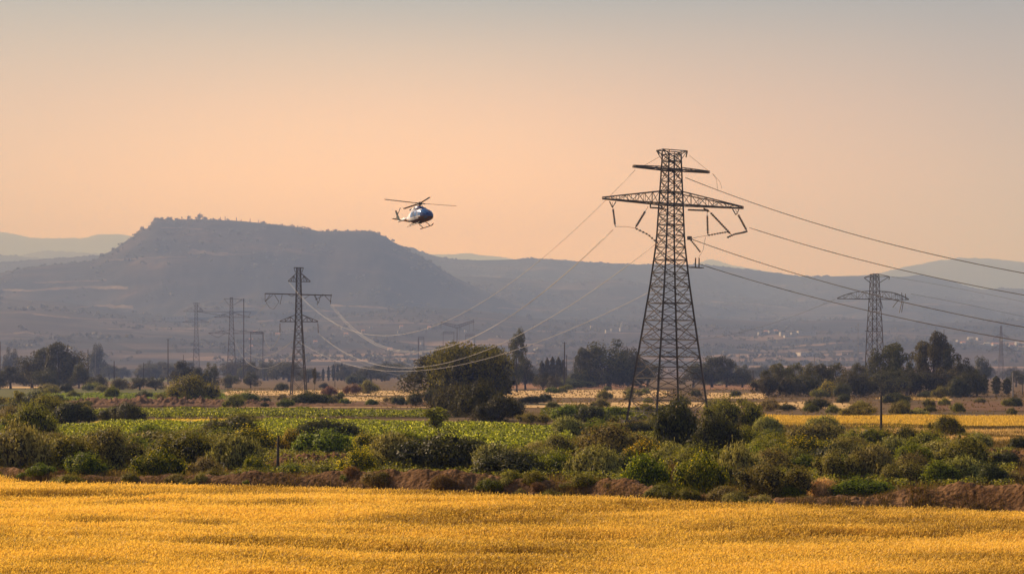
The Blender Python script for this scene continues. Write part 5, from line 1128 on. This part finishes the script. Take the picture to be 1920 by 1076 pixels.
for px, D, lab in ((238, 1400, 'little white domed tank on the plain past the dark grove'),):
    X = (px-960)/F*D; zb = float(zter(X, D)); root = empty('water_tank', (X, D, zb)); tag(root, lab, 'tank')
    mb = MB(); mb.tube([(0, 0, 0), (0, 0, 1.6)], [1.7, 1.7], 12); mb.build('drum', M['whitewall'], root); mb = MB(); mb.tube([(0, 0, 1.6), (0, 0, 2.3), (0, 0, 2.6)], [1.7, 1.2, .2], 12); mb.build('dome', M['whitewall'], root)
# tiny white specks on the mesa flank: farm sheds
for px, D, lab in ((174, 2900, 'tiny white shed on the low flank of the mesa'), (358, 3330, 'tiny white hut on the pale terrace of the mesa'), (350, 3000, 'tiny pale hut under the pale terrace of the mesa')):
    building(px, D, 4, 2.2, 6, lab, name='shed')
# ------------------------------------------------------------------ helicopter
def shiny(name, col, rough=.25, coat=.5):
    m, n, out = nt(name); b = N(n, 'BsdfPrincipled'); L = n.links.new
    tc = N(n, 'TexCoord'); no = N(n, 'TexNoise'); no.inputs['Scale'].default_value = 1.5; L(tc.outputs['Object'], no.inputs['Vector'])
    r = ramp(n, [(.35, tuple(c*.85 for c in col)), (.65, col)]); L(no.outputs[0], r.inputs[0]); L(r.outputs[0], b.inputs['Base Color'])
    b.inputs['Roughness'].default_value = rough; b.inputs['Coat Weight'].default_value = coat; L(b.outputs[0], out.inputs[0]); return m
M['hwhite'] = shiny('white_gloss_paint', (.93, .95, 1.0), .45, .1); M['hnavy'] = shiny('navy_gloss_paint', (.022, .05, .20)); M['hglass'] = shiny('blue_tinted_glass', (.06, .17, .42), .15, 1)
M['hbelly'] = shiny('brown_belly_paint', (.12, .055, .032), .5, 0); M['horange'] = shiny('orange_paint', (.75, .30, .03), .4, .2); M['hgreen'] = shiny('dark_green_paint', (.012, .03, .024), .5, .1); M['hblack'] = shiny('black_rotor_paint', (.02, .016, .014), .5, 0)
DH = 352.0; KH = DH/F
fw = Vector((.56, -.82, .10)).normalized(); rt = Vector((-.83, -.54, .11)); rt = (rt-fw*rt.dot(fw)).normalized(); lf = -rt; upv = fw.cross(lf)
Mx = Matrix((fw, lf, upv)).transposed()
heli = empty('helicopter', at(784.5, 407, DH), Mx.to_euler())
tag(heli, 'white and navy helicopter flying above the mesa slope, nose toward the tallest pylon', 'helicopter')
def sect(x, w, zb, zt_, n=20, sq=2.6, zc=None):
    """rounded box section; first point at the bottom centre, going round by the left"""
    r = []; zm = (zb+zt_)/2; hz = (zt_-zb)/2
    for k in range(n):
        a = -math.pi/2+2*math.pi*k/n; c, s = math.cos(a), math.sin(a)
        r.append((x, w*math.copysign(abs(c)**(2/sq), c), zm+hz*math.copysign(abs(s)**(2/sq), s)))
    return r
ST = [(4.35, .18, -.62, -.30), (4.15, .62, -.82, .02), (3.75, .95, -.98, .34), (3.2, 1.16, -1.10, .78), (2.6, 1.27, -1.16, 1.10), (1.9, 1.30, -1.18, 1.24), (.9, 1.30, -1.18, 1.26), (-.2, 1.30, -1.16, 1.24), (-1.2, 1.22, -1.02, 1.12), (-2.1, .98, -.72, .92), (-2.9, .62, -.36, .68), (-3.5, .42, -.14, .5)]
def stat(x):
    xs = [s[0] for s in ST][::-1]; return [float(np.interp(x, xs, [s[k] for s in ST][::-1])) for k in (1, 2, 3)]
mb = MB(); mb.loft([sect(*s) for s in ST]); o = mb.build('fuselage', [M['hwhite'], M['hbelly'], M['hnavy'], M['horange']], heli, True)
for p in o.data.polygons:
    c = p.center
    if c.z < -.62+.10*max(0, -c.x-1): p.material_index = 1
    elif c.x > 2.7 or (c.z > 1.0 and c.x > .6): p.material_index = 2
    elif c.x < -1.9 and c.z < -.1: p.material_index = 3
mb = MB()                                                            # engine cowling and mast fairing
mb.loft([sect(2.1, .55, 1.0, 1.28), sect(1.5, .82, 1.0, 1.62), sect(.6, .95, 1.0, 1.95), sect(-.4, .95, 1.0, 1.98), sect(-1.4, .8, .9, 1.75), sect(-2.3, .5, .7, 1.25), sect(-2.8, .3, .6, .85)])
o = mb.build('engine_cowling', [M['hnavy'], M['hwhite']], heli, True)
for p in o.data.polygons:
    if p.center.x < .2 and p.center.z < 1.75: p.material_index = 1
for s in (-1, 1):
    mb = MB(); mb.tube([(-1.5, s*.45, 1.62), (-2.05, s*.62, 1.62)], [.2, .19], 10); mb.build('exhaust', M['hblack'], heli, True)
def skin(name, x0, x1, a0, a1, mat, off=.02, nx=7, na=7):
    """a pane that follows the body: from x0 to x1, section angles a0..a1"""
    mb = MB(); g = []
    for i in range(nx):
        x = x0+(x1-x0)*i/(nx-1); w, zb, zt_ = stat(x); zm, hz = (zb+zt_)/2, (zt_-zb)/2
        for j in range(na):
            a = a0+(a1-a0)*j/(na-1); c, s = math.cos(a), math.sin(a)
            g.append(Vector((x+off*.5, (w+off)*math.copysign(abs(c)**(2/2.6), c), zm+(hz+off)*math.copysign(abs(s)**(2/2.6), s))))
    mb.v = g
    for i in range(nx-1):
        for j in range(na-1): k = i*na+j; mb.f.append((k, k+1, k+1+na, k+na)); mb.m.append(0)
    return mb.build(name, M[mat], heli, True)
pi = math.pi
skin('windscreen', 2.75, 3.95, pi*.53, pi*.93, 'hglass'); skin('windscreen', 2.75, 3.95, pi*.07, pi*.47, 'hglass')
skin('chin_window', 3.45, 4.05, -pi*.16, -pi*.32, 'hglass'); skin('chin_window', 3.45, 4.05, pi*1.16, pi*1.32, 'hglass')
for a0, a1 in ((pi*.80, pi*1.04), (pi*.20, -pi*.04)):
    d = skin('cockpit_door', 1.75, 2.75, a0, a1, 'hglass'); d2 = skin('cabin_door', -1.0, 1.6, a0+(a0-a1)*.12, a1-(a0-a1)*.22, 'hwhite', .03)
    for x0, x1 in ((-.85, .2), (.4, 1.5)):
        w = skin('door_window', x0, x1, a0-(a0-a1)*.0, a1-(a0-a1)*.02, 'hglass', .05); w.parent = d2
mb = MB(); mb.loft([sect(-2.9, .40, -.1, .62, 12, 2), sect(-5, .27, .12, .62, 12, 2), sect(-7.2, .17, .32, .66, 12, 2)]); o = mb.build('tail_boom', [M['hwhite'], M['horange'], M['hgreen']], heli, True)
for p in o.data.polygons:
    if p.center.z < .18 and p.center.x > -5.2: p.material_index = 1
    if p.center.x < -6.9: p.material_index = 2
mb = MB()
def fin(pts, th):
    mb.loft([[(x+cx*.5, y*th, z) for cx, y in ((c, 0), (c*.3, .5), (-c*.7, .35), (-c, 0), (-c*.7, -.35), (c*.3, -.5))] for x, z, c in pts])
fin([(-6.8, .25, .95), (-7.4, 1.2, .78), (-8.05, 2.2, .62), (-8.35, 2.65, .5)], .26); mb.build('tail_fin', M['hgreen'], heli)
mb = MB(); mb.loft([[(-6.1+c*.42, y, .42+z*.06) for c, z in ((1, 0), (.3, 1), (-1, 0), (.3, -1))] for y in (-1.9, -.2, .2, 1.9)]); mb.build('tailplane', M['hblack'], heli)
mb = MB(); mb.tube([(-8.1, .12, 2.15), (-8.1, .42, 2.15)], .1, 8)
for k in range(2):
    a = .9+k*math.pi; mb.beam((-8.1, .4, 2.15), (-8.1+1.2*math.cos(a), .4, 2.15+1.2*math.sin(a)), .04, .2)
mb.build('tail_rotor', M['hblack'], heli)
hub = Vector((.35, 0, 2.5))
mb = MB(); mb.tube([(.35, 0, 1.85), (.35, 0, 2.48)], .13, 10)
for a in (.6, 2.2, 3.8, 5.4): mb.tube([(.35+.55*math.cos(a), .55*math.sin(a), 1.85), (.35+.2*math.cos(a),     .2*math.sin(a), 2.36)], .05, 6)
mb.build('mast', M['hblack'], heli)
mb = MB(); mb.tube([hub+Vector((0, 0, -.22)), hub+Vector((0, 0, -.12)), hub+Vector((0, 0, .16)), hub+Vector((0, 0, .26))], [.2, .42, .36, .12], 12); mb.build('rotor_hub', M['hblack'], heli, True)
Mi = Mx.inverted()
# rotor disc spanned by two world directions read off the photo
A = Vector((-67, 0, 8)); A = A/71; A.y = math.sqrt(max(0, 1-A.x**2-A.z**2))*.95
C = Vector((21/71, 0, 4/71)); C.y = -math.sqrt(1-C.x**2-C.z**2)
nrm = A.cross(C).normalized()
if nrm.z < 0: nrm = -nrm
Dd = Vector((-34/71, math.sqrt(1-(34/71)**2-(6/71)**2), -6/71))
for d in (A, -A, C, Dd):
    d = (Mi @ d).normalized(); nl = (Mi @ nrm).normalized(); sd = nl.cross(d).normalized(); up_ = d.cross(sd)*(1 if d.cross(sd).dot(nl) > 0 else -1)
    mb = MB(); mb.tube([hub+d*.3, hub+d*1.0], [.12, .09], 6)
    rr = []
    for t, c, z in ((.9, .22, 0), (1.5, .46, .02), (6.9, .42, .12), (7.05, .3, .125)):
        o_ = hub+d*t+up_*z; q = (sd*.96+up_*.16)
        rr.append([o_+q*(c*.5), o_+up_*.05, o_-q*(c*.5), o_-up_*.03])
    mb.loft(rr); mb.build('rotor_blade', M['hblack'], heli)
for s in (-1, 1):
    mb = MB(); y = s*1.42; pts = [(3.0, y, -1.45), (2.75, y, -1.66), (2.35, y, -1.75), (.5, y, -1.77), (-1.45, y, -1.77)]; mb.tube(pts, .085, 8)
    for x in (1.75, -.65): mb.tube([(x, s*.55, -1.14), (x, s*1.05, -1.38), (x, s*1.36, -1.58), (x, y, -1.76)], .07, 7)
    mb.build('landing_skid', M['hblack'], heli)
mb = MB(); mb.tube([(4.2, .0, -.6), (4.75, .0, -.66)], .06, 6); mb.box((.9, -.1, -1.28), (.5, .4, .22)); mb.build('nose_probe', M['hblack'], heli)
mb = MB(); mb.tube([(-3.2, 0, .6), (-3.35, 0, 1.05)], .03, 5); mb.build('antenna', M['hblack'], heli)
# ------------------------------------------------------------------ tidy: unused prototypes go
for k in PROTO.values():
    for root, used in k:
        if not used:
            for c in list(root.children): bpy.data.objects.remove(c)
            bpy.data.objects.remove(root)
# ------------------------------------------------------------------ air
HAZE = dict(col=(.345, .50, 1.0), den=1.5e-4, g=-.02)
mb = MB(); mb.box((0, 15100, 1155), (63000, 31400, 2316)); m, n, out = nt('warm_dusty_haze')
vol = N(n, 'VolumePrincipled'); vol.inputs['Color'].default_value = (*HAZE['col'], 1); vol.inputs['Density'].default_value = HAZE['den']; vol.inputs['Anisotropy'].default_value = HAZE['g']; vol.inputs['Absorption Color'].default_value = (1, 1, 1, 1)
n.links.new(vol.outputs[0], out.inputs['Volume'])
hz = mb.build('haze', m); tag(hz, 'thin dusty haze over the plain fading the far hills', 'haze', kind='stuff')

# ------------------------------------------------------------------ sun and sky
SUN_AZ, SUN_EL = -55.0, 31.0                # degrees from the view axis (minus: toward the mesa's far end), and above the horizon
sd_ = Vector((math.sin(R(SUN_AZ))*math.cos(R(SUN_EL)), math.cos(R(SUN_AZ))*math.cos(R(SUN_EL)), math.sin(R(SUN_EL))))
sl = bpy.data.lights.new('sun', 'SUN'); sl.energy = 5.0; sl.angle = R(.6); sl.color = (1.0, .80, .76)
so = bpy.data.objects.new('sun', sl); COL.objects.link(so); so.rotation_euler = (-sd_).to_track_quat('-Z', 'Y').to_euler(); so.location = sd_*3000
W = bpy.data.worlds.new('World'); S.world = W; W.use_nodes = True; n = W.node_tree; n.nodes.clear(); L = n.links.new
wo = n.nodes.new('ShaderNodeOutputWorld')
sky = N(n, 'TexSky', sky_type='NISHITA', sun_disc=False, sun_elevation=R(SUN_EL), sun_rotation=R(SUN_AZ), altitude=100, air_density=.7, dust_density=.8, ozone_density=1.0)
b1 = N(n, 'Background'); b1.inputs['Strength'].default_value = .05; L(sky.outputs[0], b1.inputs[0])
tc = N(n, 'TexCoord'); sp = N(n, 'SeparateXYZ'); L(tc.outputs['Generated'], sp.inputs[0])
rz = ramp(n, [(0.0, (.84, .39, .22)), (.05, (1.0, .52, .235)), (.10, (.95, .49, .235)), (.135, (.70, .365, .205)), (.165, (.43, .27, .205)), (.19, (.165, .145, .175)), (.24, (.06, .05, .12)), (.45, (.06, .055, .06)), (1.0, (.045, .04, .042))]); L(sp.outputs['Z'], rz.inputs[0])
az = N(n, 'VectorMath', operation='DOT_PRODUCT'); L(tc.outputs['Generated'], az.inputs[0]); az.inputs[1].default_value = (-.065, .998, 0)
ra = ramp(n, [(0.0, (.30, .27, .25)), (.5, (.28, .25, .23)), (.970, (.30, .20, .14)), (.990, (.68, .58, .50)), (.9965, (.97, .94, .91)), (1.0, (1.12, 1.12, 1.12))])
mr = N(n, 'MapRange'); mr.inputs[1].default_value = -1; mr.inputs[2].default_value = 1; L(az.outputs['Value'], mr.inputs[0]); L(mr.outputs[0], ra.inputs[0])
cc = mixc(n, 1.0, rz.outputs[0], ra.outputs[0], 'MULTIPLY')
b2 = N(n, 'Background'); b2.inputs['Strength'].default_value = 1.0; L(cc, b2.inputs[0])
ad = N(n, 'AddShader'); L(b1.outputs[0], ad.inputs[0]); L(b2.outputs[0], ad.inputs[1]); L(ad.outputs[0], wo.inputs[0])

# ------------------------------------------------------------------ camera
cam = bpy.data.cameras.new('camera'); co = bpy.data.objects.new('camera', cam); COL.objects.link(co); S.camera = co
co.location = (0, 0, CH); co.rotation_euler = (R(90), 0, 0); cam.sensor_width = 36; cam.lens = 36*F/1920; cam.shift_y = (HY-538)/1920; cam.clip_start = 1; cam.clip_end = 60000
S.view_settings.view_transform = 'Standard'; S.view_settings.look = 'None'; S.view_settings.gamma = 1; S.view_settings.exposure = .66
S.cycles.use_denoising = True; S.cycles.max_bounces = 6; S.cycles.diffuse_bounces = 3; S.cycles.glossy_bounces = 2; S.cycles.transmission_bounces = 3; S.cycles.volume_bounces = 0; S.cycles.caustics_reflective = False
S.cycles.sample_clamp_indirect = 8
S.render.film_transparent = False
